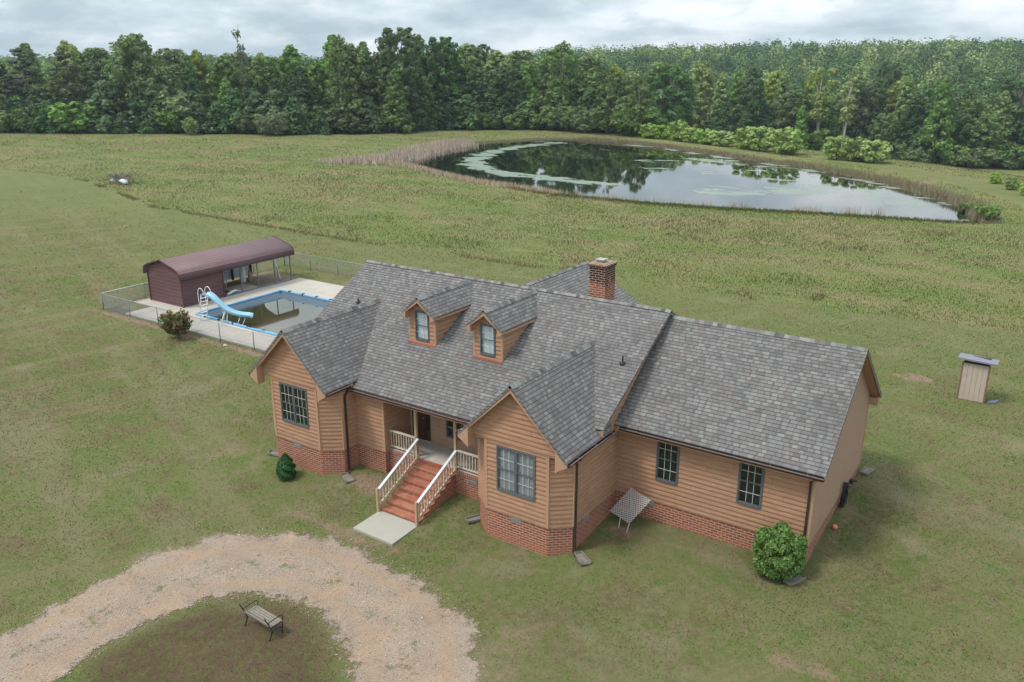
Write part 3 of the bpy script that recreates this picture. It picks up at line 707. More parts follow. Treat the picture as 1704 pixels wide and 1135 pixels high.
o_ = sid('wall', [((PX0, .05), (PX1, .05), BT+.05, 3.6, None, [op_along((PX0, 0), 5.68, DR[1], DR[2], DR[3]), op_along((PX0, 0), *PW)])], M_SIDINGR); o_['label'] = 'smooth rear wall of the porch'
def gable_lim(c, half, z0, ze, slope, s0):
    """limits in s for a gable centred at s=c"""
    return lambda z: (c-min(half, max(0, (ze+slope*half-z)/slope)), c+min(half, max(0, (ze+slope*half-z)/slope)))
# right end gable (x = GXW, facing +x): along +y
o_ = sid('end_wall', [((GXW, YG), (GXW, GBK), BT, GZ-.12, (lambda z: (max(0, (z-(GZ-.10))/.73+(GY-YG)), min(GBK-YG, (GZ-.10-z)/.73+(GY-YG)))))], M_SIDINGR); o_['label'] = 'smooth painted siding of the right end gable'
# main house gable above the garage and the hidden left gable, back walls
mg = MB()
clip_siding(mg, (RC, YG), (RC, YBK), BT, ZR-.12, (lambda z: (max(-1.6 if z > 3.3 else 0, (z-ZR+.1)/MS+(YR-YG)), min(YBK-YG, (ZR-.1-z)/MS+(YR-YG)))))
clip_siding(mg, (LL, YBK), (LL, RCY+.0), BT, ZR-.12, (lambda z: (max(0, (z-ZR+.1)/MS+(YBK-YR)), min(YBK-RCY, (ZR-.1-z)/MS+(YBK-YR)) if z > 3.3 else YBK-RCY)))
clip_siding(mg, (RC, YBK), (LL, YBK), BT, 3.1); clip_siding(mg, (GXW, GBK), (RC, GBK), BT, GEZ)
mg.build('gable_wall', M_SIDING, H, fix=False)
# wing gables: siding triangle over the canted bay, bracket boxes at the eaves
for cx_, lb in ((RX, 'front gable of the wing right of the steps'), (LX, 'front gable of the far left wing')):
    gw = MB(); hw = WR-.36
    gl = lambda z, hw=hw: (max(0, hw-(WZ-.09-z)) if z > 3.2 else 0, min(2*hw, hw+(WZ-.09-z)))
    clip_siding(gw, (cx_-hw, RFY-.03), (cx_+hw, RFY-.03), WTOP-.02, WZ-.1, gl)
    for sx in (-1, 1):    # soffit under the canted corners
        gw.quad((cx_+sx*hw, RFY-.03, WTOP-.02), (cx_, RFY-.03, WTOP-.02), (cx_, RCY, WTOP-.02), (cx_+sx*hw, RCY, WTOP-.02))
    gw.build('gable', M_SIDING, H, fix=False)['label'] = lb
    bb = MB()
    for sx in (-1, 1):
        # rake board
        a = Vector((cx_, WY0+.02, WZ-.02)); b = Vector((cx_+sx*WR, WY0+.02, WE-.02))
        bb.prism([a, b, b+Vector((0, 0, -.15)), a+Vector((0, 0, -.23))], (0, .045, 0))
        # eave return bracket with a hooked lower corner
        x0 = cx_+sx*(WR-.02); x1 = cx_+sx*(WR-.42)
        P = [(x0, WY0+.005, WE-.05), (x1, WY0+.005, WE+.30), (x1, WY0+.005, WE-.40), (x1+sx*.035, WY0+.005, WE-.44), (x1+sx*.06, WY0+.005, WE-.38), (x1+sx*.12, WY0+.005, WE-.33), (x0-sx*.10, WY0+.005, WE-.22), (x0, WY0+.005, WE-.16)]
        bb.prism(P, (0, .35, 0))
    bb.build('rake_board', M_TRIM, H)
    sf = MB()
    for sx in (-1, 1): # soffit under the front overhang
        sf.quad((cx_, WY0+.05, WZ-.13), (cx_+sx*(WR-.1), WY0+.05, WE-.03), (cx_+sx*(WR-.1), RFY-.03, WE-.03), (cx_, RFY-.03, WZ-.13))
    sf.build('soffit', M_TRIM, H, fix=False)
# rake boards of main and garage roofs, fascia, corner boards
tb = MB()
def rake(mb, x, y0, z0, y1, z1, th=.04, h=.135, dz=-.085):
    mb.prism([(x, y0, z0+dz*.2), (x, y1, z1+dz*.2), (x, y1, z1-h), (x, y0, z0-h)], (th, 0, 0))
rake(tb, XB-.045, -.91, zm(-.91), YR, ZR); tb.prism([(14.2, -.90, 3.62), (14.55, -.90, 3.60), (14.55, -.90, 3.36), (14.2, -.90, 3.55)], (0, .04, 0)); rake(tb, XB-.045, YR, ZR, YB, zm(YE))
rake(tb, XA, -1.28, zc, YR, ZR); rake(tb, XA, YR, ZR, YB, zm(YE))
rake(tb, GXR-.045, GE0, GEZ, GY, GZ); rake(tb, GXR-.045, GY, GZ, GY1, GEZ)
tb.box(.95, YE+.02, zm(YE)-.23, 13.55, YE+.05, zm(YE)-.06)
tb.box(XB-.2, GE0+.02, GEZ-.22, GXR-.05, GE0+.05, GEZ-.06)
for cx_ in (RX, LX):
    for sx in (-1, 1):
        xx_ = cx_+sx*(WR-.03); tb.box(min(xx_, xx_-sx*.03), WY0+.05, WE-.19, max(xx_, xx_-sx*.03), (-.28 if (cx_ == RX and sx > 0) else YE+.1), WE-.05)
# garage front soffit + rear eave box
tb.box(RC, GE0+.05, GEZ-.23, GXW-.01, YG-.004, GEZ-.2); tb.box(GXW-.15, GY1-.42, GEZ-.3, GXR-.03, GY1-.03, GEZ-.02)
tb.build('fascia', M_TRIM, H)
sf = MB()
sf.quad((GXW, GE0+.05, GEZ-.16), (GXR-.05, GE0+.05, GEZ-.16), (GXR-.05, GY, GZ-.14), (GXW, GY, GZ-.14)); sf.quad((GXW, GY1-.05, GEZ-.16), (GXR-.05, GY1-.05, GEZ-.16), (GXR-.05, GY, GZ-.14), (GXW, GY, GZ-.14))
sf.build('soffit', M_TRIM, H, fix=False)
def cboard(mb, x, y, z0, z1, w_=.105, o=.032): mb.box(x-w_/2 if o else x, y-w_/2, z0, x+w_/2, y+w_/2, z1)
for x, y, z1 in [(LF0+.01, RFY+.015, WTOP-.02), (LF1-.01, RFY+.015, WTOP-.02), (LC-.01, RCY+.02, WTOP), (RF0+.01, RFY+.015, WTOP-.02), (RF1-.01, RFY+.015, WTOP-.02), (RC-.01, RCY+.02, WTOP), (PX1+.01, RCY+.02, WTOP), (GXW-.012, YG+.012, GEZ-.1), (PX0-.02, YW+.02, WTOP-.15), (GXW-.012, GBK-.012, GEZ-.1)]:
    cb = MB(); cboard(cb, x, y, BT+.004, z1); cb.build('corner_board', M_TRIM, H)
# gutters and downspouts
def gutter(a, b, name='gutter'):
    a, b = Vector(a), Vector(b); d_ = (b-a).normalized(); n_ = Vector((d_.y, -d_.x, 0))
    m_ = MB(); prof = [(0, -.10), (.06, -.10), (.10, -.03), (.105, .0)]
    for (o0, h0), (o1, h1) in zip(prof[:-1], prof[1:]):
        m_.quad(a+n_*o0+Vector((0, 0, h0)), b+n_*o0+Vector((0, 0, h0)), b+n_*o1+Vector((0, 0, h1)), a+n_*o1+Vector((0, 0, h1)))
    m_.quad(a, b, b+Vector((0, 0, -.1)), a+Vector((0, 0, -.1)))
    for e in (a, b): m_.add([e+n_*o_2+Vector((0, 0, h_2)) for o_2, h_2 in prof]+[e], [(0, 1, 2, 3, 4)])
    m_.beam(a+n_*.108+Vector((0, 0, .002)), b+n_*.108+Vector((0, 0, .002)), .022, .03, mi=1)
    k = .6
    while k < (b-a).length: m_.beam(a+d_*k, a+d_*k+n_*.1, .02, .012, mi=1); k += 1.1
    return m_.build(name, [M_GUTTER, M_GUTTOP], H, fix=False)
gutter((LC+.10, YE, zm(YE)-.05), (RL-.16, YE, zm(YE)-.05))
gutter((XB-.0, GE0, GEZ-.04), (GXR-.02, GE0, GEZ-.04))
gutter((RX+WR, WY0+.03, WE-.04), (RX+WR, -.15, WE-.04))
gutter((LX+WR, WY0+.03, WE-.04), (LX+WR, YE-.12, WE-.04))
gutter((RX-WR, YE-.12, WE-.04), (RX-WR, WY0+.03, WE-.04)); gutter((LX-WR, -1.3, WE-.04), (LX-WR, WY0+.03, WE-.04))
def spout(pts, name='downspout'):
    m_ = MB()
    for a, b in zip(pts[:-1], pts[1:]):
        d_ = (Vector(b)-Vector(a)).normalized(); m_.beam(Vector(a)-d_*.02, Vector(b)+d_*.02, .075, .06, (0, 1, 0) if abs(d_.y) < .7 else (0, 0, 1))
    m_.build(name, M_GUTTER, H)
zt = WE-.16
spout([(LX+WR+.04, -2.0, zt), (LC+.10, -2.0, zt-.12), (LC+.06, -2.12, zt-.3), (LC+.06, -2.12, -.12), (LC+.2, -2.3, -.2)])
spout([(RX+WR+.04, -2.35, zt), (RC+.08, -2.3, zt-.15), (RC+.06, -2.22, zt-.3), (RC+.06, -2.22, -.12), (RC+.2, -2.4, -.2)])
spout([(20.9, GE0-.03, GEZ-.16), (20.80, GE0+.12, GEZ-.24), (20.70, YG-.05, GEZ-.38), (20.70, YG-.05, .1), (20.74, YG-.2, .0)])
spout([(RX-WR-.05, -2.2, zt), (RL-.06, -1.9, zt-.2), (RL-.06, -1.9, -.1), (RL-.08, -2.1, -.2)])
# vents in the brick
def vent(x, y, z, dx_, dy_):
    m_ = MB(); n_ = Vector((dy_, -dx_, 0)); d_ = Vector((dx_, dy_, 0)); c = Vector((x, y, z))
    m_.beam(c-d_*.2+n_*.0, c+d_*.2+n_*.0, .02, .15)
    for k in range(9): m_.beam(c-d_*(.16-k*.04)+n_*.012+Vector((0, 0, .055)), c-d_*(.16-k*.04)+n_*.012-Vector((0, 0, .055)), .012, .012)
    m_.build('foundation_vent', M_GALV, H)
for a in [(12.5, RFY-.008, .66, 1, 0), (RC+.008, -1.43, .66, 0, 1), (2.3, RFY-.008, .64, 1, 0), (15.55, YG-.008, .66, 1, 0), (9.60, YP-.008, .50, 1, 0), (6.3, YP-.008, .50, 1, 0)]: vent(*a)

# windows: sash frame, muntins, panes, curtain behind
def window(x0, x1, z0, z1, y, units=1, curtain=None, rows=2, cols=3, name='window', label=None, half_open=False):
    """in a wall facing -y"""
    f = MB(); W = (x1-x0)/units; cs = .035
    for x_, a_, b_ in ((0, 0, 0),):
        f.box(x0-cs, y-.055, z0-cs, x0+.012, y+.02, z1+cs); f.box(x1-.012, y-.055, z0-cs, x1+cs, y+.02, z1+cs)
        f.box(x0+.012, y-.055, z1-.012, x1-.012, y+.02, z1+cs); f.box(x0+.012, y-.075, z0-cs, x1-.012, y+.02, z0+.012)
    g = MB(); pn = MB(); ct = MB()
    for u in range(units):
        a = x0+u*W; b = a+W; zmid = (z0+z1)/2
        if u: f.box(a-.035, y-.05, z0+.012, a+.035, y+.02, z1-.012)
        a += .014 if u == 0 else .035; b -= .014 if u == units-1 else .035
        for k, (q0, q1, yy_) in enumerate(((z0+.014, zmid+.015, y-.012), (zmid-.015, z1-.014, y-.03))):
            s_ = .028
            f.box(a, yy_-.012, q0, a+s_, yy_+.014, q1); f.box(b-s_, yy_-.012, q0, b, yy_+.014, q1)
            f.box(a+s_, yy_-.012, q0, b-s_, yy_+.014, q0+s_); f.box(a+s_, yy_-.012, q1-s_, b-s_, yy_+.014, q1)
            A_, B_, C_, D_ = a+s_, b-s_, q0+s_, q1-s_
            pn.quad((A_, yy_, C_), (B_, yy_, C_), (B_, yy_, D_), (A_, yy_, D_))
            for c in range(1, cols): xx_ = A_+(B_-A_)*c/cols; g.box(xx_-.007, yy_-.012, C_, xx_+.007, yy_-.004, D_)
            for r in range(1, rows): z_ = C_+(D_-C_)*r/rows; g.box(A_, yy_-.016, z_-.007, B_, yy_-.006, z_+.007)
    fo = f.build(name, M_WFRAME, H); 
    if label: fo['label'] = label
    g.build('muntin', M_MUNTIN, fo); pn.build('pane', M_GLASS, fo, fix=False)
    if curtain == 'blind': ct.quad((x0, y+.022, z0), (x1, y+.022, z0), (x1, y+.022, z1), (x0, y+.022, z1)); ct.build('blind', M_BLIND, fo, fix=False)
    elif curtain:
        n_ = 28; P = []
        for i in range(n_+1):
            x = x0+(x1-x0)*i/n_; yv = y+.045+.018*math.sin(i*1.9)+.012*math.sin(i*.7)
            P += [(x, yv, z0), (x, yv+.01, z1)]
        ct.add(P, [(2*i, 2*i+2, 2*i+3, 2*i+1) for i in range(n_)]); ct.build('curtain', M_CURTAIN, fo, fix=False)
    bx = MB().box(x0-.03, y+.16, z0-.03, x1+.03, y+.5, z1+.03); bx.build('room_shade', M_DARKIN, fo)
    return fo
window(*W_R[:2], *W_R[2:], RFY, 2, 'blind', label='double window with pale blinds in the right wing')
window(*W_L[:2], *W_L[2:], RFY, 2, None, label='double window with dark panes in the left wing')
window(*G1[:2], *G1[2:], YG, 1, None, label='narrow window nearer the lattice panel')
window(*G2[:2], *G2[2:], YG, 1, 'dim', label='narrow window above the big green shrub').children if False else None
o_ = window(*G2[:2], *G2[2:], YG, 1, None, label='narrow window above the big green shrub')
window(*PW[:2], *PW[2:], .05, 1, None, cols=2, label='dark window on the porch')

# dormers
def dormer(cx_, yf, label, wlabel):
    hw = .615; ze = 5.72; zr_ = 6.40; ro = .80; yo = yf-.30; sl = (zr_-ze)/ro
    zb0 = zm(yf)-.02
    m_ = MB(); lim = lambda z: (max(0, hw-(zr_-.07-z)/sl), min(2*hw, hw+(zr_-.07-z)/sl))
    wx0, wx1, wz0, wz1 = cx_-.30, cx_+.30, 4.68, 5.78
    clip_siding(m_, (cx_-hw, yf), (cx_+hw, yf), zb0, zr_-.1, lim, [(wx0-(cx_-hw), wx1-(cx_-hw), wz0, wz1)])
    for sx in (1, -1):
        ys = lambda z: (z-3.231)/MS-1.669
        L_ = 2.6
        if sx > 0: clip_siding(m_, (cx_+hw, yf), (cx_+hw, yf+L_), zb0, ze+.02, lambda z: (max(0, 0), max(.0, .02)+L_))
        else: clip_siding(m_, (cx_-hw, yf+L_), (cx_-hw, yf), zb0, ze+.02)
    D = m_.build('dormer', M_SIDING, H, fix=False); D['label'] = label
    c = MB()
    for sx in (-1, 1): c.box(cx_+sx*hw-.04, yf-.035, zb0, cx_+sx*hw+.04, yf+.04, ze-.01)
    c.box(cx_-hw-.03, yf-.05, zb0-.03, cx_+hw+.03, yf-.028, zb0+.05)
    c.build('corner_board', M_TRIM, D)
    fl = MB().box(cx_-hw-.03, yf-.14, zb0-.07, cx_+hw+.03, yf-.05, zb0-.015); fl.build('flashing', simple('red flashing', (.34, .10, .07), .7, .3, 8), D)
    rm = MB(); yb = -1.669+(zr_-3.231)/MS
    yv = -1.669+(ze-3.231)/MS
    for sx in (-1, 1):
        slab(rm, [(cx_, yo, zr_), (cx_, yb, zr_), (cx_+sx*ro, yv+.02, ze), (cx_+sx*ro, yo, ze)], .06)
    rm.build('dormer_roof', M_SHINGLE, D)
    cc = caps_fn('ridge_cap', (cx_, yo, zr_), (cx_, yb-.1, zr_), sl, sl, D)
    b_ = MB()
    for sx in (-1, 1):
        a = Vector((cx_, yo+.015, zr_-.015)); b = Vector((cx_+sx*ro, yo+.015, ze-.015))
        b_.prism([a, b, b+Vector((0, 0, -.10)), a+Vector((0, 0, -.19))], (0, .035, 0))
        x0 = cx_+sx*(ro-.01); x1 = cx_+sx*(ro-.2)
        b_.prism([(x0, yo+.004, ze-.04), (x1, yo+.004, ze+.1), (x1, yo+.004, ze-.22), (x1+sx*.06, yo+.004, ze-.17), (x0, yo+.004, ze-.11)], (0, .27, 0))
        b_.box(min(x0, x0-sx*.03), yo+.28, ze-.13, max(x0, x0-sx*.03), yv-.05, ze-.045)
        b_.quad((cx_, yo+.04, zr_-.10), (cx_+sx*(ro-.02), yo+.04, ze-.06), (cx_+sx*(ro-.02), yf, ze-.06), (cx_, yf, zr_-.10))
    b_.build('rake_board', M_TRIM, D, fix=False)
    fo = window(wx0, wx1, wz0, wz1, yf, 1, 'curtain', cols=2, name='dormer_window', label=wlabel)
    return D
dormer(5.87, .69, 'left dormer with curtained window', 'left dormer window, lower sash dark')
dormer(8.96, .67, 'right dormer with fully curtained window', 'right dormer window')

# chimney
cm = MB(); x0, x1, y0, y1 = 10.98, 11.66, 4.45, 5.25; zt_ = 7.60
cm.box(x0, y0, 5.5, x1, y1, zt_-.13); cm.box(x0-.03, y0-.03, zt_-.13, x1+.03, y1+.03, zt_-.06); cm.box(x0-.055, y0-.055, zt_-.06, x1+.055, y1+.055, zt_)
ch = cm.build('chimney', M_CHIM, H)
c = MB(); c.box(x0+.03, y0+.03, zt_+.001, x1-.03, y1-.03, zt_+.03); c.build('mortar_crown', simple('mortar', (.30, .25, .21), .9, .3, 6, dirt=.6), ch)
c = MB(); c.box(x0+.19, y0+.2, zt_+.03, x0+.45, y0+.5, zt_+.12); c.build('flue', simple('clay flue', (.50, .22, .10), .8), ch)
c = MB(); c.box(x0+.15, y0+.16, zt_+.12, x0+.49, y0+.54, zt_+.15); c.build('flue_cover', M_GALV, ch)
# plumbing vents
for (x, y), hgt in (((13.94, 1.54), .27), ((1.42, 1.83), .18)):
    z = zm(y); m_ = MB(); m_.lathe([(.11, -.03), (.10, .03), (.055, .07), (.05, .08)], (x, y, z), 14); m_.lathe([(.028, 0), (.028, hgt), (.022, hgt)], (x, y, z), 10)
    m_.build('vent_pipe', M_RUBBER, H)

# porch: floor, beam, posts, railing, steps, door
FZ = .80
MB().box(PX0+.004, YP+.012, FZ-.16, PX1-.004, .045, FZ+.0).build('porch_floor', M_CONC, H)
m_ = MB(); m_.box(PX0+.02, YW+.03, 2.92, PX1-.02, YW+.16, 3.16); m_.box(PX0+.004, YW+.16, 3.10, PX1-.004, .045, 3.14); m_.build('porch_beam', M_TRIM, H)
SX0, SX1 = 7.12, 8.86
for x in (6.98, 8.82):
    m_ = MB().box(x-.05, -1.25, FZ, x+.05, -1.15, 2.93); m_.box(x-.065, -1.265, FZ+.001, x+.065, -1.135, FZ+.09); m_.build('porch_post', M_POST, H)
def railing(x0, x1, y):
    m_ = MB().box(x0, y-.045, FZ+.72, x1, y+.045, FZ+.765); o_ = m_.build('railing', M_RAIL, H); MB().box(x0, y-.03, FZ+.09, x1, y+.03, FZ+.14).build('bottom_rail', M_RAIL, o_)
    n_ = int((x1-x0)/.125)
    for k in range(n_): x = x0+(k+.5)*(x1-x0)/n_; MB().box(x-.019, y-.019, FZ+.14, x+.019, y+.019, FZ+.72).build('baluster', M_BALU, o_)
railing(PX0+.01, 6.93, -1.2); railing(8.87, PX1-.01, -1.2)
NS = 8; sy0, sy1 = YP-.004, -3.42; sz1 = -.42
st = MB(); stp = (sy1-sy0)/(NS-1); rise = (FZ-.0-sz1)/NS
prof = [(sy0, FZ-.02)]
z = FZ-.02
for k in range(NS-1):
    y_a = sy0+stp*k; z_t = FZ-.02-rise*(k+1)
    st.box(SX0, y_a+stp, -1.2, SX1, y_a if k == 0 else y_a, z_t-.0)
    st.box(SX0-.006, y_a+stp-.022, z_t-.055, SX1+.006, y_a-.003, z_t+.004, 1)
st.box(SX0-.004, YP-.03, FZ-.09, SX1+.004, YP+.02, FZ+.006, 1)
def stepfn(tt):
    P = tt.pos(); px, py, pz = tt.xyz(P)
    b = tt.n('ShaderNodeTexBrick', {'Vector': tt.comb(py, px), 'Color1': (.36, .105, .06, 1), 'Color2': (.27, .08, .05, 1), 'Mortar': (.42, .24, .17, 1), 'Scale': 1.0, 'Mortar Size': .006, 'Mortar Smooth': .3, 'Brick Width': .2, 'Row Height': .075}, offset=0.0)
    c = tt.mix(tt.ramp(tt.noise(P, 2.4, 5, .7), [(.45, 0.0), (.68, .75)]), b.outputs[0], (.42, .215, .14))
    return pbr(tt, c, .9, .15, 0.0, tt.m('SUBTRACT', 1.0, b.outputs[1]), .35, .008)
M_STEP = mat('brick stair', stepfn)
st.build('steps', [M_BRICK, M_STEP], H)
for lab, x, cam_side in (('left', SX0-.02, 0), ('right', SX1+.02, 1)):
    a = Vector((x, -1.26, FZ+.06)); b = Vector((x, sy1-.06, sz1+rise+.10)); dn = (b-a)
    m_ = MB().beam(a+Vector((0, 0, .70)), b+Vector((0, 0, .62)), .10, .04); o_ = m_.build('stair_rail', M_RAILT, H); MB().beam(a, b, .05, .08).build('bottom_rail', M_BALU, o_)
    for k in range(14):
        f_ = (k+.6)/14.2; p = a.lerp(b, f_); q = (a+Vector((0, 0, .68))).lerp(b+Vector((0, 0, .60)), f_)
        MB().beam(p, q, .036, .036, (0, 1, 0)).build('baluster', M_BALU, o_)
    m_ = MB().box(x-.045, sy1-.15, sz1-.3, x+.045, sy1-.06, sz1+rise+.78); m_.build('newel_post', M_POST, H)
# door group
m_ = MB(); yd = .05
m_.box(DR[0]+.02, yd-.0, DR[2], DR[1], yd+.08, DR[3])
for a, b in ((DR[0]+.22, DR[1]-.26),):
    m_.box(a, yd-.03, DR[2]+.02, b, yd-.001, DR[3]-.02)
    for px_ in (a+.08, (a+b)/2+.03):
        for z0_, z1_ in ((DR[2]+.15, DR[2]+.75), (DR[2]+.9, DR[2]+1.35), (DR[2]+1.5, DR[2]+1.9)): m_.box(px_, yd-.045, z0_, px_+(b-a)/2-.10, yd-.031, z1_)
d_o = m_.build('front_door', M_DOOR, H)
M_SIDEL = simple('dark door glass', (.02, .022, .02), .08, spec=.8)
for a in (DR[0]+.025, DR[1]-.22): MB().quad((a, yd-.006, DR[2]+.5), (a+.17, yd-.006, DR[2]+.5), (a+.17, yd-.006, DR[3]-.2), (a, yd-.006, DR[3]-.2)).build('sidelight', M_SIDEL, d_o, fix=False)
m_ = MB().lathe([(.02, 0), (.03, .02), (.01, .04)], (DR[0]+.64, yd-.06, DR[2]+.95), 8); m_.build('handle', M_GALV, d_o)
m_ = MB().box(DR[0]-.028, yd-.045, DR[2], DR[0]+.02, yd+.05, DR[3]+.03); m_.box(DR[0]+.02, yd-.04, DR[2]-.0, DR[1], yd-.001, DR[2]+.02); m_.build('door_casing', M_RAIL, d_o)
# front walk slab
m_ = MB(); m_.prism([(7.12, -4.82, -.405), (8.93, -4.86, -.405), (8.90, -3.44, -.385), (7.10, -3.44, -.385)], (0, 0, -.35))
o_ = m_.build('path', M_SLAB); tag(o_, 'plain pale concrete slab at the foot of the brick steps', kind='structure')

# ------------------------------------------------------------------ pool, deck, slide
DK = .46
PX0_, PY0_, PX1_, PY1_ = -17.05, 6.75, -5.6, 13.45
m_ = MB()
X0, X1, Y0, Y1 = -22.9, -3.6, 4.6, 16.8
for a in [(-20.9, Y0, X1, PY0_), (-20.9, PY0_, PX0_, PY1_), (PX1_, PY0_, X1, PY1_), (-18.95, PY1_, X1, Y1), (X0, 6.4, -20.9, 8.0), (-20.9, PY1_, -18.95, 10.0) if False else (-20.9, 13.45, -18.95, 13.5)]:
    m_.box(a[0], a[1], DK-.35, a[2], a[3], DK)
tag(m_.build('pool_deck', M_DECK), 'stained pale concrete deck round the swimming pool', kind='structure')
m_ = MB().box(X0, Y0, .1, -20.9, 6.4, DK-.05); tag(m_.build('soil_strip', M_GREYDIRT), 'dark bare soil in the fence corner', kind='structure')
pool = empty('swimming_pool', ((PX0_+PX1_)/2, (PY0_+PY1_)/2, 0)); pl0 = pool.location.copy(); pool.location = (0, 0, 0)
tag(pool, 'in-ground pool of murky water with blue vinyl edging', 'swimming pool')
m_ = MB()
for a, b in (((PX0_, PY0_), (PX0_, PY1_)), ((PX0_, PY1_), (PX1_, PY1_)), ((PX1_, PY1_), (PX1_, PY0_)), ((PX1_, PY0_), (PX0_, PY0_))): m_.quad((*a, -1.2), (*b, -1.2), (*b, DK+.01), (*a, DK+.01))
m_.quad((PX0_, PY0_, -1.2), (PX1_, PY0_, -1.2), (PX1_, PY1_, -1.2), (PX0_, PY1_, -1.2)); m_.build('basin', M_LINER, pool, fix=False)
# sagging cover flap: shallow sloping apron inside the edge
def apron():
    V = []; F_ = []; n_ = 60
    per = []
    for i in range(n_): per.append((PX0_+(PX1_-PX0_)*i/n_, PY1_, 0, -1))
    for i in range(34): per.append((PX1_, PY1_-(PY1_-PY0_)*i/34, -1, 0))
    for i in range(n_): per.append((PX1_-(PX1_-PX0_)*i/n_, PY0_, 0, 1))
    for i in range(34): per.append((PX0_, PY0_+(PY1_-PY0_)*i/34, 1, 0))
    N = len(per)
    for i, (x, y, nx, ny) in enumerate(per):
        wd = .95 if ny == -1 else (.85 if nx == 1 else .35)
        q = random.uniform(-.03, .03)
        V += [(x, y, DK+.02), (x+nx*wd*.5, y+ny*wd*.5, .36+q), (x+nx*wd, y+ny*wd, .20+q*.5)]
    for i in range(N):
        j = (i+1) % N
        for k in (0, 1): F_.append((i*3+k, j*3+k, j*3+k+1, i*3+k+1))
    return MB().add(V, F_)
apron().build('cover_apron', M_LINER, pool, fix=False, smooth=True)
def poolw(tt):
    P = tt.pos(); c = tt.mix(tt.ramp(tt.noise(P, .35, 4, .6), [(.45, 0.0), (.66, 1.0)]), (.036, .042, .018), (.060, .046, .02))
    wat = pbr(tt, c, .03, .8, 0.0, tt.noise(P, 1.5, 2), .02, .02); wat.node.inputs['IOR'].default_value = 1.7; return wat
m_ = MB().quad((PX0_, PY0_, .27), (PX1_, PY0_, .27), (PX1_, PY1_, .27), (PX0_, PY1_, .27)); m_.build('pool_water', mat('murky pool water', poolw), pool, fix=False)
def edge_tube(a, b, wob):
    L = Vector(b)-Vector(a); n_ = int(L.length/.35); pts = []; rs = []
    nrm = Vector((-L.y, L.x, 0)).normalized()
    for i in range(n_+1):
        f_ = i/n_; pts.append(Vector(a)+L*f_+nrm*(wob*math.sin(f_*7+1)+random.uniform(-.015, .015))); rs.append(.085 if i % 7 else .05)
    return MB().tube(pts, rs, 8)
z_ = DK+.045
for a, b, wb in [((PX0_, PY0_-.02, z_), (PX1_, PY0_-.02, z_), .07), ((PX0_-.02, PY1_+.02, z_), (PX1_, PY1_+.02, z_), .02), ((PX0_-.02, PY0_+.1, z_), (PX0_-.02, PY1_-.05, z_), .02), ((PX1_+.02, PY0_+.1, z_), (PX1_+.02, PY1_-.05, z_), .02)]:
    edge_tube(a, b, wb).build('blue_edging', M_BLUEV, pool, smooth=True)
for k in range(9): MB().box(PX0_+.7+k*1.25, PY1_-.05, DK+.06, PX0_+.82+k*1.25, PY1_+.14, DK+.15).build('strap', M_BLACK, pool)
for k in range(8): MB().box(PX0_+.9+k*1.3, PY0_-.12, DK+.06, PX0_+.98+k*1.3, PY0_+.06, DK+.14).build('strap', M_BLACK, pool)
# slide
sl = empty('pool_slide', (-15.2, 6.4, DK)); tag(sl, 'light blue curved slide with white ladder beside the pool', 'slide')
off = Vector(sl.location)
def L_(p): return Vector(p)-off
path_ = [(-15.25, 6.28, 2.10), (-15.05, 6.33, 2.08), (-14.80, 6.42, 1.92), (-14.55, 6.54, 1.64), (-14.33, 6.68, 1.38), (-14.10, 6.84, 1.16), (-13.85, 7.03, .99), (-13.58, 7.24, .88), (-13.32, 7.43, .83), (-13.12, 7.56, .81), (-12.98, 7.66, .76)]
pts = []
pv = [Vector(p) for p in path_]
for i in range(len(pv)-1):
    for k in range(3):
        f_ = k/3; p0, p1, p2, p3 = pv[max(i-1, 0)], pv[i], pv[i+1], pv[min(i+2, len(pv)-1)]
        pts.append(.5*((2*p1)+(-p0+p2)*f_+(2*p0-5*p1+4*p2-p3)*f_**2+(-p0+3*p1-3*p2+p3)*f_**3))
pts.append(pv[-1]); V = []; n_ = len(pts)
prof = [(-.225, .18), (-.21, .11), (-.17, .03), (-.09, -.01), (0, -.02), (.09, -.01), (.17, .03), (.21, .11), (.225, .18)]
for i, p in enumerate(pts):
    d_ = (pts[min(i+1, n_-1)]-pts[max(i-1, 0)]); s_ = Vector((d_.y, -d_.x, 0)).normalized(); u_ = s_.cross(d_).normalized()
    kk = 1.0 if i > 2 else .6
    for a, b in prof: V.append(L_(p+s_*a+u_*b*kk))
np_ = len(prof); Fs = [(i*np_+k, i*np_+k+1, (i+1)*np_+k+1, (i+1)*np_+k) for i in range(n_-1) for k in range(np_-1)]
m_ = MB().add(V, Fs); so_ = m_.build('chute', M_SLIDE, sl, smooth=True, fix=False); md = so_.modifiers.new('t', 'SOLIDIFY'); md.thickness = .03
for q in (-.24, .24):
    dyy = q
    b0 = Vector((-15.75, 6.38+dyy*.9, DK)); t0 = Vector((-15.3, 6.30+dyy, 2.12))
    pts2 = [b0, b0.lerp(t0, .5), t0]
    MB().tube([L_(p) for p in pts2], .024, 8).build('ladder_leg', M_WHITEP, sl, smooth=True)
    hp = [t0+Vector((.30-.30*math.cos(a), 0, .02+.40*math.sin(a)+ (0 if a < 2.2 else 0)))+Vector((-.30, 0, -.35))*(1 if False else 0) for a in np.linspace(0, math.pi, 12)]
    hp = [t0+Vector((-.22, 0, -.85)), t0+Vector((-.27, 0, -.3))]+[Vector((t0.x-.0+.27*math.cos(a)*-1, t0.y, t0.z+.05+.34*math.sin(a))) for a in np.linspace(.0, math.pi, 12)]
    MB().tube([L_(p) for p in hp], .02, 8).build('handrail', M_WHITEP, sl, smooth=True)
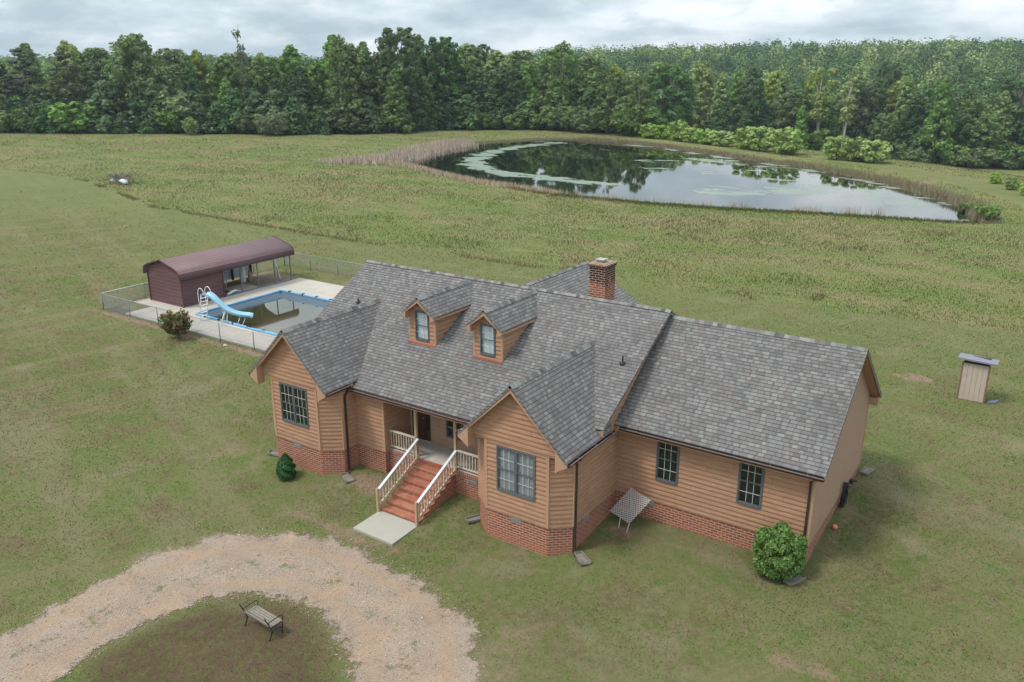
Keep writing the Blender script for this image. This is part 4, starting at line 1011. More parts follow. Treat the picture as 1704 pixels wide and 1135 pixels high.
for k in range(6):
    f_ = .16+k*.14; a = Vector((-15.75, 6.38-.216, DK)).lerp(Vector((-15.3, 6.06, 2.12)), f_); b = Vector((-15.75, 6.38+.216, DK)).lerp(Vector((-15.3, 6.54, 2.12)), f_)
    MB().beam(L_(a), L_(b), .09, .025).build('rung', M_WHITEP, sl)
for p, q in (((-14.15, 6.72, 1.16), (-14.30, 6.50, DK)), ((-14.35, 6.72, 1.36), (-14.55, 6.95, DK-.1)), ((-13.45, 7.2, .84), (-13.45, 6.9, .30)), ((-13.3, 7.5, .84), (-13.25, 7.1, .28)), ((-14.15, 6.9, 1.16), (-13.95, 6.6, DK))):
    MB().tube([L_(p), L_(q)], .034 if p[0] == -14.15 and q[0] < -14 else .02, 8).build('support_leg', M_WHITEP, sl, smooth=True)

# ------------------------------------------------------------------ shed
sh = empty('pool_shed', (0, 0, 0)); tag(sh, 'long maroon metal shed, half enclosed and half open carport, by the pool', 'shed')
SX_0, SX_1, SY0, SYM, SY1 = -22.32, -19.0, 7.35, 10.40, 16.12
EZ, RZ = 2.62, 3.27
prof = [(SX_0-.16, 2.22), (SX_0-.17, 2.46), (SX_0-.13, 2.60), (SX_0-.04, 2.72), (SX_0+.12, 2.82), (SX_0+.34, 2.91), ((SX_0+SX_1)/2, RZ+.02), (SX_1-.34, 2.91), (SX_1-.12, 2.82), (SX_1+.04, 2.72), (SX_1+.13, 2.60), (SX_1+.17, 2.46), (SX_1+.16, 2.22)]
V = []; ys = [SY0-.18, SY1+.2]
for y in ys: V += [(x, y, z) for x, z in prof]
k_ = len(prof); m_ = MB().add(V, [(i, i+1, k_+i+1, k_+i) for i in range(k_-1)])
o_ = m_.build('roof', M_SHEDR, sh, fix=False, smooth=True); md = o_.modifiers.new('t', 'SOLIDIFY'); md.thickness = .03; md.offset = 0
M_MTRIM = simple('maroon trim', (.105, .05, .055), .5, .1)
for y in (SY0-.19, SY1+.21):
    m_ = MB()
    for a, b in zip(prof[:-1], prof[1:]): m_.beam((a[0], y, a[1]), (b[0], y, b[1]), .03, .07)
    m_.build('roof_trim', M_MTRIM, sh)
m_ = MB()
def gend(mb, y):
    P = [(SX_0, y, .4), (SX_1, y, .4), (SX_1, y, EZ), (SX_1-.1, y, 2.71), ((SX_0+SX_1)/2, y, RZ-.04), (SX_0+.1, y, 2.71), (SX_0, y, EZ)]
    mb.prism(P, (0, .03, 0))
gend(m_, SY0); gend(m_, SYM)
m_.box(SX_1-.03, SY0+.03, .4, SX_1, SYM+.03, EZ); m_.box(SX_0, SY0+.03, .4, SX_0+.03, SYM+.03, EZ)
m_.build('wall', M_SHEDW, sh)
for x, y in ((SX_1+.012, SY0-.012), (SX_1+.012, SYM+.02), (SX_0-.012, SY0-.012)): MB().box(x-.04, y-.04, .42, x+.04, y+.04, 2.5).build('corner_trim', M_MTRIM, sh)
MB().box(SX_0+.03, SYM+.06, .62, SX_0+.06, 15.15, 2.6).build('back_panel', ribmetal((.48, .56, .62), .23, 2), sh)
for y in (11.85, 13.22, 14.66, SY1-.05): MB().box(SX_1-.055, y-.03, DK, SX_1+.005, y+.03, 2.64).build('post', M_GALVD, sh)
for y in (11.2, 13.6, 15.2): MB().box(SX_0+.07, y-.06, .5, SX_0+.19, y+.06, 2.6).build('back_post', M_BLACK, sh)
MB().box(SX_1-.055, SYM+.03, DK, SX_1+.02, SY1, DK+.07).build('base_rail', M_GALVD, sh)
for y in (11.85, 13.22, 14.66, SY1-.05): MB().beam((SX_1-.06, y, 2.66), ((SX_0+SX_1)/2, y, RZ-.08), .05, .05).build('rafter', M_GALVD, sh); 
m_ = MB().box(SX_0-.3, SYM+.03, .3, SX_1-.06, SY1+.6, DK-.02); tag(m_.build('dirt_floor', M_DIRT), 'dusty dirt floor under the open half of the shed', kind='structure')
def cylinder_tank(loc, m1, lab, s=1.0):
    e = empty('gas_cylinder', loc); tag(e, lab, 'gas cylinder')
    MB().lathe([(.12*s, 0), (.15*s, .03), (.155*s, .1), (.155*s, .55*s), (.13*s, .64*s), (.06*s, .70*s), (.03*s, .72*s)], (0, 0, 0), 16).build('tank', m1, e, smooth=True)
    MB().lathe([(.08*s, .70*s), (.085*s, .80*s), (.075*s, .80*s), (.07*s, .70*s)], (0, 0, 0), 12).build('collar', m1, e, smooth=True)
cylinder_tank((-21.3, 13.75, DK-.02), M_TANKW, 'tall white gas cylinder under the open shed roof', 1.35)
cylinder_tank((-21.15, 14.25, DK-.02), M_TANKR, 'shorter rusty gas cylinder right of the white one', .92)
e = empty('step_ladder', (-21.2, 12.1, DK)); tag(e, 'small white folding ladder inside the shed mouth', 'ladder')
for sx in (-.18, .18):
    MB().beam((sx, 0, 0), (sx, .25, 1.15), .04, .03).build('side_rail', M_WHITEP, e)
for k in range(4): MB().beam((-.18, .05+.05*k, .22+.25*k), (.18, .05+.05*k, .22+.25*k), .07, .025).build('rung', M_WHITEP, e)
e = empty('pool_pump', (-19.6, 10.75, DK)); tag(e, 'black pool pump against the inner shed wall', 'pump')
MB().lathe([(.13, 0), (.14, .1), (.12, .35), (.08, .4)], (0, 0, 0), 14).build('filter_pot', M_BLACK, e, smooth=True); MB().tube([(.05, .1, .18), (.3, .25, .18)], .09, 12).build('motor', M_BLACK, e, smooth=True)
pts = [(-19.2+.0+.62*math.sin(a)*.3, 10.75+.9*f_, DK+.05+.22*math.sin(a)) for f_, a in zip(np.linspace(0, 1, 12), np.linspace(0, math.pi*.9, 12))]
m_ = MB()
for sd_ in (0,): m_.add([(p[0]+o, p[1], p[2]) for p in pts for o in (-.16, .16)], [(2*i, 2*i+2, 2*i+3, 2*i+1) for i in range(11)])
o_ = m_.build('arched_board', M_WHITEP, fix=False, smooth=True); o_.modifiers.new('t', 'SOLIDIFY').thickness = .03; tag(o_, 'curved white plastic board lying on the shed floor', 'board')
m_ = MB().tube([(-21.0, 16.35, 1.75), (-19.55, 15.55, DK+.02)], .05, 8); tag(m_.build('leaning_pole', M_GALV, smooth=True), 'pale pipe leaning at the open end of the shed', 'pipe')
# ------------------------------------------------------------------ chain link fence
fn = empty('chain_link_fence', (0, 0, 0)); tag(fn, 'grey chain link fence running round the pool deck', 'fence')
FP = [(-22.95, 4.47, .36), (-3.4, 4.47, .36), (-3.4, 19.0, .43), (-23.0, 19.0, .43)]
segs_ = [(FP[0], FP[1], 7, 1.02), (FP[1], FP[2], 5, 1.02), (FP[2], FP[3], 7, 1.05), (FP[3], FP[0], 5, 1.05)]
SPT = .062
for a, b, n_, hg in segs_:
    a, b = Vector(a), Vector(b); d_ = b-a; L = Vector((d_.x, d_.y, 0)).length; u_ = d_/L
    V = []; Fw = []; nrm = Vector((-u_.y, u_.x, 0)); k = -hg
    hw_ = .0028
    while k < L:
        for sg in (1, -1):
            s0_, s1_ = (k, k+hg) if sg > 0 else (k+hg, k)
            z0_, z1_ = 0.0, hg
            P = [(s0_, z0_), (s1_, z1_)]
            # clip to 0..L
            (sa, za), (sb, zb) = P
            if sa > sb: (sa, za), (sb, zb) = (sb, zb), (sa, za)
            if sb <= 0 or sa >= L: continue
            if sa < 0: za += (zb-za)*(0-sa)/(sb-sa); sa = 0
            if sb > L: zb = za+(zb-za)*(L-sa)/(sb-sa); sb = L
            pa = a+u_*sa+Vector((0, 0, za+.03)); pb = a+u_*sb+Vector((0, 0, zb+.03)); o = len(V)
            pr = Vector((0, 0, hw_))*1.41
            V += [pa-pr, pb-pr, pb+pr, pa+pr, pa-nrm*hw_, pb-nrm*hw_, pb+nrm*hw_, pa+nrm*hw_]; Fw += [(o, o+1, o+2, o+3), (o+4, o+5, o+6, o+7)]
        k += SPT
    MB().add(V, Fw).build('wire_mesh', M_GALV, fn, fix=False)
    MB().tube([a+Vector((0, 0, hg+.03)), b+Vector((0, 0, hg+.03))], .02, 6).build('top_rail', M_GALV, fn, smooth=True)
    for i in range(n_):
        p = a+d_*(i/n_); MB().tube([p-Vector((0, 0, .3)), p+Vector((0, 0, hg+(.10 if i == 0 else .06)))], .042 if i == 0 else .026, 8).build('post', M_GALVD, fn, smooth=True)

# ------------------------------------------------------------------ bench, lattice, outhouse, small things
bn = empty('park_bench', (8.62, -9.96, tz(8.6, -9.95))); bn.rotation_euler.z = R(-3)
tag(bn, 'old park bench of grey slats on black iron ends in the drive island', 'bench')
for i, y in enumerate((.17, .085, 0, -.085)): MB().box(-.58, y-.036, .405, .58, y+.036, .43).build('slat', M_OLDW, bn)
MB().box(-.58, -.205, .40, .58, -.145, .43).build('slat', M_OLDW, bn)
MB().beam((-.56, -.235, .47), (.56, -.235, .47), .02, .06).build('back_slat', M_OLDW, bn)
for x in (-.56, .56):
    g = MB()
    g.tube([(x, .20, 0), (x, .16, .10), (x, .21, .25), (x, .19, .40)], .018, 6); g.tube([(x, -.27, 0), (x, -.20, .12), (x, -.16, .25), (x, -.20, .40)], .018, 6)
    g.tube([(x, .21, .40), (x, 0, .38), (x, -.2, .40), (x, -.26, .55), (x, -.36, .78)], .018, 6)
    g.tube([(x, .20, .40), (x, .25, .52), (x, .20, .61), (x, .02, .60), (x, -.26, .58)], .014, 6); g.tube([(x, -.18, .2), (x, 0, .26), (x, .18, .2)], .012, 6)
    g.build('iron_end', M_BLACK, bn, smooth=True)
# lattice panel
la = empty('lattice_panel', (15.12, .02, 0)); tag(la, 'weathered lattice panel leaning in the corner against the garage wall', 'lattice')
A0 = np.array([14.98, .46, 1.12]); A1 = np.array([15.83, .22, 1.02]); A2 = np.array([15.32, -.28, .22]); A3 = np.array([14.47, -.04, .32])
cen = np.array([15.12, .02, 0])
ax = A1-A0; ay = A3-A0
nn_ = np.cross(ax, ay); nn_ = nn_/np.linalg.norm(nn_)
nl = 9
for lay, o in ((0, .008), (1, -.008)):
    g = MB()
    for k in range(-nl+1, nl):
        # diagonal slats clipped to the unit square
        if lay == 0: p, q = ((k/nl, 0), (1, 1-k/nl)) if k >= 0 else ((0, -k/nl), (1+k/nl, 1))
        else: p, q = ((k/nl, 1), (1, k/nl)) if k >= 0 else ((0, 1+k/nl), (1+k/nl, 0))
        P = [A0+ax*u_[0]+ay*u_[1]+nn_*o-cen for u_ in (p, q)]
        if np.linalg.norm(P[1]-P[0]) > .05: g.beam(P[0], P[1],  .030, .010, nn_)
    g.build('slat_layer', M_LATT, la)
for p, q in ((A2, (15.3, -.42, -.1)), (A3*.45+A2*.55, (14.95, -.32, -.1)), (A0, (14.98, .62, -.05))): MB().beam(np.array(p)-cen, np.array(q)-cen, .03, .03).build('stake', M_LATT, la)
# well house
oh = empty('well_house', (23.37, 17.95, .43)); tag(oh, 'small beige plank box with slanted grey roof on the far right lawn', 'well house')
g = MB()
for k in range(5): g.box(-.50+k*.2, -.45, .03, -.312+k*.2, -.43, 1.72)
g.box(-.50, -.43, .02, .50, .40, 1.66); g.build('wall', M_OHP, oh)
g = MB()
for x in (-.53, .53): g.box(x-.03, -.47, 0, x+.03, -.41, 1.76)
g.box(-.5, -.46, 0, .5, -.452, .03); g.build('trim', M_OHT, oh)
MB().box(-.5, -.44, 1.725, .5, .4, 1.86).build('gap_board', M_BLACK, oh)
g = MB(); g.prism([(-.76, -.62, 1.98), (.80, -.62, 1.92), (.80, .55, 1.80), (-.76, .55, 1.86)], (0, 0, -.07)); g.build('roof', M_OHR, oh)
g = MB().prism([(24.0, 17.5, .50), (24.35, 17.72, .50), (24.45, 18.15, .50), (24.1, 17.95, .50)], (0, 0, -.12)); tag(g.build('stone_slab', M_SLATE), 'dark blue grey stone slab beside the small well house', 'stone')
def rock(x, y, s, lab, m=None):
    import bmesh
    me = bpy.data.meshes.new('rock'); bm = bmesh.new(); bmesh.ops.create_icosphere(bm, subdivisions=2, radius=s)
    for v in bm.verts: v.co *= random.uniform(.8, 1.15); v.co.z *= .6
    bm.to_mesh(me); bm.free(); me.materials.append(m or M_ROCK); o = bpy.data.objects.new('rock', me); COL.objects.link(o); o.location = (x, y, tz(x, y)+s*.25); return tag(o, lab, 'rock')
rock(-10.9, 4.1, .13, 'pale tan rock at the foot of the chain link fence')
for (x, y, rz, lab) in [(4.62, -2.55, -20, 'splash block below the downspout of the left wing'), (14.75, -2.42, -38, 'splash block at the outer corner of the right wing'), (10.50, -2.35, 60, 'splash block between the steps and the right wing'), (20.72, -.12, 70, 'splash block half hidden behind the big green shrub'), (.72, -2.6, 10, 'splash block at the far left corner of the house'), (21.1, 7.6, 80, 'splash block at the rear corner of the end wall')]:
    e = MB(); hw_, hl = .14, .33
    e.prism([(-hl, -hw_, 0), (hl, -hw_*1.3, 0), (hl, hw_*1.3, 0), (-hl, hw_, 0)], (0, 0, .025))
    for s_ in (-1, 1): e.prism([(-hl, s_*hw_, .02), (hl, s_*hw_*1.3, .02), (hl, s_*(hw_*1.3-.03), .02), (-hl, s_*(hw_-.03), .02)], (0, 0, .06))
    e.box(-hl, -hw_+.03, .02, -hl+.03, hw_-.03, .085)
    o = e.build('splash_block', M_SPLASH); o.location = (x, y, tz(x, y)+.02); o.rotation_euler.z = R(rz); tag(o, lab, 'splash block', 'splash blocks under the downspouts')
# coiled hose on the end wall, tap, ball
hs = empty('garden_hose', (GXW+.06, 4.75, 0)); tag(hs, 'thick coil of black hose hanging on the end wall', 'hose')
g = MB()
for k in range(11):
    w0 = random.uniform(.16, .26); top = 1.18+random.uniform(-.03, .04); bot = .30+random.uniform(-.12, .14); pts = []
    for a in np.linspace(0, 2*math.pi, 22, endpoint=False):
        pts.append((.03+.012*k*(1 if k % 2 else .5)+random.uniform(0, .006), w0*math.sin(a)*(1.15 if math.cos(a) < 0 else .72), (top+bot)/2+(top-bot)/2*math.cos(a)))
    g.tube(pts, .015, 6, closed=True)
g.build('coil', M_RUBBER, hs, smooth=True)
MB().tube([(.1, -.1, .2), (.16, -.2, .08), (.2, -.5, .06), (.15, -.9, .06)], .014, 6).build('loose_end', M_RUBBER, hs, smooth=True); MB().beam((.0, 0, 1.16), (.16, 0, 1.2), .05, .02).build('hook', M_BLACK, hs)
e = empty('outdoor_tap', (GXW+.03, 6.1, .62)); tag(e, 'black outdoor tap on a pipe beside the hose', 'tap')
MB().box(0, -.08, -.05, .10, .08, .09).build('valve', M_BLACK, e); MB().tube([(.06, .02, 0), (.07, .0, -.55)], .02, 6).build('pipe', M_GALVD, e, smooth=True)
MB().beam((.08, -.02, .05), (.22, .03, .07), .06, .03).build('handle', M_BLACK, e)
g = MB().lathe([(.02, 0), (.07, .02), (.10, .07), (.07, .13), (.02, .15)], (0, 0, 0), 14); o = g.build('orange_ball', M_ORANGE, smooth=True); o.location = (21.05, 3.2, tz(21, 3.2)); tag(o, 'small orange ball on the grass below the hose', 'ball')
# brush pile far left
for i, (x, y, s) in enumerate([(-77.6, 38.9, .36), (-76.4, 39.3, .34), (-75.7, 39.2, .52), (-75.0, 38.9, .42)]):
    lab = ['leftmost low white bag on the brush heap', 'white bag second from the left on the brush heap', 'largest white bag on the brush heap', 'rightmost white bag on the brush heap'][i]
    o = rock(x, y, s, lab, M_BAG); o.name = 'white_bag'; o.data.name = 'white_bag'; tag(o, lab, 'bag', 'white bags on the brush heap'); o.location.z += .25
g = MB()
for k in range(110):
    x = random.gauss(-76.6, 1.2); y = random.gauss(39.9, .7); a = random.uniform(0, 6.28); l_ = random.uniform(.5, 1.3); el = random.uniform(0, .9)
    z = .45+random.uniform(0, 1.0)
    g.beam((x, y, z), (x+l_*math.cos(a)*math.cos(el), y+l_*math.sin(a)*math.cos(el), z+l_*math.sin(el)), .05, .05)
tag(g.build('brush_heap', M_TWIG), 'tangled heap of dead branches in the left meadow', kind='stuff')

# ------------------------------------------------------------------ foliage
def leaf_quads(c, n, size, rng, up=.25, out=None, asp=1.6):
    """rhombic leaf clumps centred at c (N,3) with outward normals n"""
    N = len(c); nn = n+rng.normal(0, .55, (N, 3)); nn[:, 2] += up; nn /= np.linalg.norm(nn, axis=1)[:, None]
    a = rng.normal(0, 1, (N, 3)); a -= (a*nn).sum(1)[:, None]*nn; a /= np.linalg.norm(a, axis=1)[:, None]; b = np.cross(nn, a)
    s = (size*rng.uniform(.6, 1.35, N))[:, None]
    V = np.stack([c+a*s*asp*.5, c+b*s*.5, c-a*s*asp*.5, c-b*s*.5], 1).reshape(-1, 3)
    F = np.arange(4*N).reshape(-1, 4); return V, F
def lobes_tree(rng, h, r, kind, nleaf, leaf):
    """returns leaf positions and normals"""
    C = []; Rd = []
    if kind == 'oak':   nl, z0, z1 = 62, .20, .93; prof = lambda q: .55+.5*math.sin(math.pi*min(1, q*1.02)**1.15)
    elif kind == 'tall': nl, z0, z1 = 64, .10, .94; prof = lambda q: (.62+.38*math.sin(math.pi*q))*(1 if q < .8 else 1-(q-.8)*2.6)
    elif kind == 'cone': nl, z0, z1 = 60, .05, .95; prof = lambda q: 1.05*(1-q)**.75+.08
    elif kind == 'pine': nl, z0, z1 = 26, .34, .96; prof = lambda q: .35+.75*(1-abs(q-.35)*1.25)
    elif kind == 'bush': nl, z0, z1 = 30, .12, .80; prof = lambda q: .65+.35*math.sin(math.pi*q)
    elif kind == 'thin': nl, z0, z1 = 15, .42, .96; prof = lambda q: .35+.65*q if q < .75 else 1-.9*(q-.75)*3
    else: nl, z0, z1 = 20, .1, .9; prof = lambda q: 1
    for i in range(nl):
        q = (i+rng.uniform(0, 1))/nl; a = i*2.399+rng.uniform(-.5, .5); pr_ = prof(q)*r
        rad = r*rng.uniform(.13, .36)*(1 if kind not in ('pine', 'thin') else 1.35)*(1 if kind not in ('pine', 'thin') else .8)*(1.15-.45*q)
        rr_ = max(0, pr_-rad*.7)*rng.uniform(.55, 1.05)
        C.append((rr_*math.cos(a), rr_*math.sin(a), h*(z0+(z1-z0)*q))); Rd.append(rad)
    C = np.array(C); Rd = np.array(Rd); C[-1, :2] *= .3
    w_ = Rd**2; k = rng.choice(len(C), nleaf, p=w_/w_.sum())
    d = rng.normal(0, 1, (nleaf, 3)); d[:, 2] += .25; d /= np.linalg.norm(d, axis=1)[:, None]
    sq = np.array([1, 1, .78 if kind != 'pine' else .45])
    p = C[k]+d*sq*(Rd[k]*rng.uniform(.45, 1.25, nleaf)**.8)[:, None]
    p[:, 2] = np.maximum(p[:, 2], .1)
    return p, d, C, Rd
def trunk_mb(rng, h, rad, C, lean=0):
    m = MB(); pts = []; n = 6
    for i in range(n+1):
        q = i/n; pts.append((lean*q*q*h+rng.normal(0, .012)*h*q, rng.normal(0, .012)*h*q, q*h*.86))
    m.tube(pts, [rad*(1.25-.3*min(1, i*2))*(1-.85*i/n) if i else rad*1.35 for i in range(n+1)], 7)
    ks = rng.choice(len(C), min(9, len(C)), replace=False)
    for k in ks:
        c = C[k]; zb = max(h*.12, c[2]-rng.uniform(.08, .2)*h-np.hypot(c[0], c[1])*.5); q = zb/(h*.86)
        if q > .95: continue
        b = (lean*q*q*h, 0, zb); mid = ((b[0]+c[0])*.5, c[1]*.5, (zb+c[2])*.48); m.tube([b, mid, tuple(c)], [rad*(1-.8*q)*.5, rad*.25, rad*.08], 5)
    return m
TREES = {}
def make_tree(key, h, r, kind, nleaf, leaf, lmat, bmat, seed, name='tree', trad=None):
    rng = np.random.default_rng(seed); e = empty(name, (0, 0, 0))
    p, d, C, Rd = lobes_tree(rng, h, r, kind, nleaf, leaf)
    V, F = leaf_quads(p, d*1.5, leaf, rng); np_mesh('crown', V, F, lmat, e)
    trunk_mb(rng, h, trad or h*.016, C).build('trunk', bmat, e, smooth=True, fix=False)
    TREES[key] = [e, h, r, False]; return e
def put(key, x, y, h, wr=1.0, rz=None, label=None, group=None, cat='tree', name=None):
    e, h0, r0, used = TREES[key]
    o = e if not used else copy_tree(e)
    TREES[key][3] = True
    s = h/h0; o.location = (x, y, tz(x, y)-.1); o.scale = (s*wr, s*wr, s); o.rotation_euler = (0, 0, rz if rz is not None else random.uniform(0, 6.28))
    if 'label' in o: del o['label']
    tag(o, label, cat, group)
    return o
# prototypes (unit height 20 m); leaf clumps about 0.4 m
make_tree('oak1', 20, 5.0, 'oak', 5200, .46, L_OAK, M_BARK, 11, 'oak_tree')
make_tree('oak2', 20, 4.6, 'oak', 4800, .48, L_DARK, M_BARK, 12, 'oak_tree')
make_tree('oak3', 20, 4.3, 'tall', 4800, .46, L_OAK, M_BARKP, 13, 'oak_tree')
make_tree('tulip1', 20, 3.6, 'tall', 4600, .46, L_TULIP, M_BARK, 14, 'tulip_tree')
make_tree('tulip2', 20, 4.0, 'cone', 4600, .46, L_TULIP, M_BARK, 15, 'tulip_tree')
make_tree('yel1', 20, 3.9, 'tall', 4600, .46, L_YEL, M_BARK, 34, 'tulip_tree')
make_tree('dark1', 20, 3.6, 'tall', 4600, .44, L_DARK, M_BARK, 16, 'broadleaf_tree')
make_tree('dark2', 20, 4.6, 'cone', 4800, .44, L_DARK, M_BARK, 17, 'broadleaf_tree')
make_tree('pine1', 20, 3.4, 'pine', 4200, .36, L_PINE, M_BARK, 18, 'pine_tree')
make_tree('pine2', 20, 3.0, 'pine', 3800, .36, L_PINE, M_BARKP, 19, 'pine_tree')
make_tree('edge1', 8, 3.3, 'bush', 2400, .40, L_TULIP, M_BARK, 20, 'young_tree')
make_tree('edge2', 8, 3.0, 'cone', 2400, .38, L_DARK, M_BARK, 21, 'young_tree')
make_tree('edge3', 8, 3.6, 'bush', 2400, .36, L_OAK, M_BARK, 22, 'young_tree')
make_tree('willow1', 6, 2.8, 'bush', 2400, .30, L_BRIGHT, M_BARK, 23, 'willow_shrub')
make_tree('willow2', 6, 2.4, 'bush', 2200, .30, L_BRIGHT, M_BARK, 24, 'willow_shrub')
make_tree('pale1', 18, 3.6, 'thin', 1500, .36, L_PALE, M_BARKP, 25, 'poplar_tree')
make_tree('pale2', 18, 2.6, 'thin', 1000, .36, L_PALE, M_BARKP, 26, 'poplar_tree')
make_tree('grey1', 8, 4.6, 'bush', 2600, .34, L_GREY, M_BARK, 27, 'grey_leaved_tree')
# bare dead tree
def bare(key, seed, h=18):
    rng = np.random.default_rng(seed); e = empty('dead_tree'); m = MB(); pts = [(rng.normal(0, .1)*i, rng.normal(0, .1)*i, h*i/7) for i in range(8)]; tips = []
    m.tube(pts, [.26*(1-.12*i) for i in range(8)], 6)
    for k in range(22):
        q = rng.uniform(.4, .98); a = rng.uniform(0, 6.28); b = Vector(pts[int(q*7)]); l = h*.22*(1.25-q)*rng.uniform(.6, 1.3)
        c1 = b+Vector((math.cos(a)*l*.5, math.sin(a)*l*.5, l*.5)); c2 = c1+Vector((math.cos(a+.3)*l*.35, math.sin(a+.3)*l*.35, l*.65))
        m.tube([b, c1, c2], [.07, .045, .015], 5); tips += [list(c1.lerp(c2, rng.uniform(0, 1.1))+Vector(rng.normal(0, .22, 3))) for _ in range(16)]
    m.build('trunk', M_BARK, e, smooth=True, fix=False); 
    p = np.array(tips); V, F = leaf_quads(p, rng.normal(0, 1, p.shape), .34, rng); np_mesh('crown', V, F, L_DARK, e)
    TREES[key] = [e, h, 2, False]
bare('dead', 31)
CPX, CPY, FPX = 852, 567.5, 1395.4
def gpt(u, v):
    """ground point seen at a pixel of the survey photo"""
    d_ = fw+rt*((u-CPX)/FPX)-up*((v-CPY)/FPX); t_ = np.geomspace(15, 700, 900)
    z = terr(CP.x+d_.x*t_, CP.y+d_.y*t_); k = int(np.argmax(CP.z+d_.z*t_ < z)); q = float(t_[k]); p = CP+d_*q; return Vector((p.x, p.y, float(z[k])))
DT = [(1062, 185), (1095, 235), (1150, 256), (1300, 250), (1420, 236), (1500, 229), (1704, 219), (2060, 214)]
def dpt(u, D):
    d_ = fw+rt*((u-CPX)/FPX)-up*((230-CPY)/FPX); q = D/(d_.x*fw.x+d_.y*fw.y)*math.hypot(fw.x, fw.y); x = CP.x+d_.x*q; y = CP.y+d_.y*q; return Vector((x, y, tz(x, y)))
def wpt(u, v): return dpt(u, float(np.interp(u, *zip(*DT)))) if u > 1062 else gpt(u, v)
def hfor(p, vtop):
    """height of something standing at p whose top lines up with row vtop"""
    k = (Vector((p.x, p.y, 0))-Vector((CP.x, CP.y, 0))).dot(Vector((fw.x, fw.y, 0)))
    # solve z: row = cy - f*(d.up)/(d.fw)
    base = Vector((p.x, p.y, 0))-CP; g = (CPY-vtop)/FPX
    return (g*base.dot(fw)-base.dot(up))/(up.z-g*fw.z)-tz(p.x, p.y)
BASEL = [(-420,221),(-200,221),(0,221),(250,222),(500,224),(620,223),(700,218),(760,216),(900,217),(1050,224),(1090,237),(1200,238),(1310,244),(1360,256),(1420,266),(1500,272),(1704,276),(2050,282)]
TOPL = [(-420,55),(0,58),(46,54),(90,66),(116,52),(170,64),(246,48),(300,66),(352,72),(430,74),(475,74),(517,60),(577,50),(625,62),(673,36),(711,52),(782,54),(863,72),(890,88),(935,64),(968,84),(1010,94),(1060,92),(1139,97),(1200,102),(1262,98),(1320,108),(1400,120),(1467,118),(1530,108),(1560,118),(1640,140),(1704,112),(2050,110)]
bu, bv = zip(*BASEL); tu, tv = zip(*TOPL)
def zone(u):
    return 'far left' if u < 230 else 'behind the brush heap' if u < 470 else 'left of the pond' if u < 700 else 'behind the pond' if u < 1080 else 'behind the dam willows' if u < 1330 else 'right of the dam'
KD = {'oak1': 'broad dull green tree', 'oak2': 'broad dark green tree', 'oak3': 'tall dull green tree with a pale trunk', 'tulip1': 'tall fresh green tree', 'tulip2': 'pointed fresh green tree', 'yel1': 'yellow green round topped tree', 'dark1': 'tall dark green tree', 'dark2': 'pointed dark green tree', 'pine1': 'sparse grey green pine', 'pine2': 'slim grey green pine',
      'edge1': 'low bright green tree', 'edge2': 'low dark conical tree', 'edge3': 'low dull green bushy tree'}
TR = random.Random(5); LINE = []
def row(u0, u1, step, back, keys, scale, jit, rowname, hmul=None):
    u = u0
    while u < u1:
        v = np.interp(u, bu, bv); p = wpt(u, v); dirv = Vector((p.x-CP.x, p.y-CP.y, 0)).normalized(); p = p+dirv*(back+TR.uniform(-1.5, 1.5))
        vt = np.interp(u, tu, tv)
        if hmul: h = hmul*TR.uniform(.65, 1.2)
        else: h = hfor(p, vt)*scale*(1-TR.random()*jit)
        kk = keys(u); k = TR.choice(kk)
        h = max(4.0, h)
        dens_ = 1.0
        LINE.append((math.degrees(math.atan2(p.x-25.8, p.y+22.8)), math.hypot(p.x-25.8, p.y+22.8)))
        lab = '%s %s, %s' % (KD[k], rowname, zone(u))
        put(k, p.x, p.y, h, TR.uniform(1.05, 1.5)*(1.0 if not hmul else 1.15), None, lab, lab)
        u += step*TR.uniform(.7, 1.35)*(1.0 if u < 1000 else 1.25)
main2 = lambda u: ['yel1', 'yel1', 'tulip1', 'tulip2', 'oak1', 'yel1'] if u < 490 else ['yel1', 'tulip1', 'oak1', 'tulip2', 'yel1'] if 990 < u < 1500 else ['tulip1', 'tulip2', 'tulip1', 'oak1', 'pine1'] if u < 640 else ['oak1', 'oak2', 'tulip1', 'oak3', 'tulip2']
main = lambda u: ['pine1', 'pine2', 'tulip1', 'oak1', 'dark1', 'tulip2'] if u < 330 else ['tulip1', 'tulip2', 'oak1', 'dark1', 'pine1', 'tulip1', 'oak3'] if u < 640 else ['oak2', 'dark1', 'oak3', 'oak1', 'dark2', 'oak2', 'tulip1'] if u < 1080 else ['oak1', 'oak2', 'dark2', 'tulip2', 'oak1', 'dark1']
row(-330, 2020, 38, 1.5, lambda u: ['edge1', 'edge2', 'edge3', 'edge2'], 1, 0, 'in the front row', hmul=7.0)
row(-335, 2020, 40, 5.5, lambda u: ['edge2', 'edge3', 'edge2', 'edge1'], 1, 0, 'tucked in the front row', hmul=10.0)
row(-340, 2020, 50, 8, main, .80, .38, 'in the front row')
row(-350, 2020, 50, 15, main, .96, .22, 'in the second row')
row(-360, 2020, 54, 25, main2, 1.02, .10, 'in the back row')
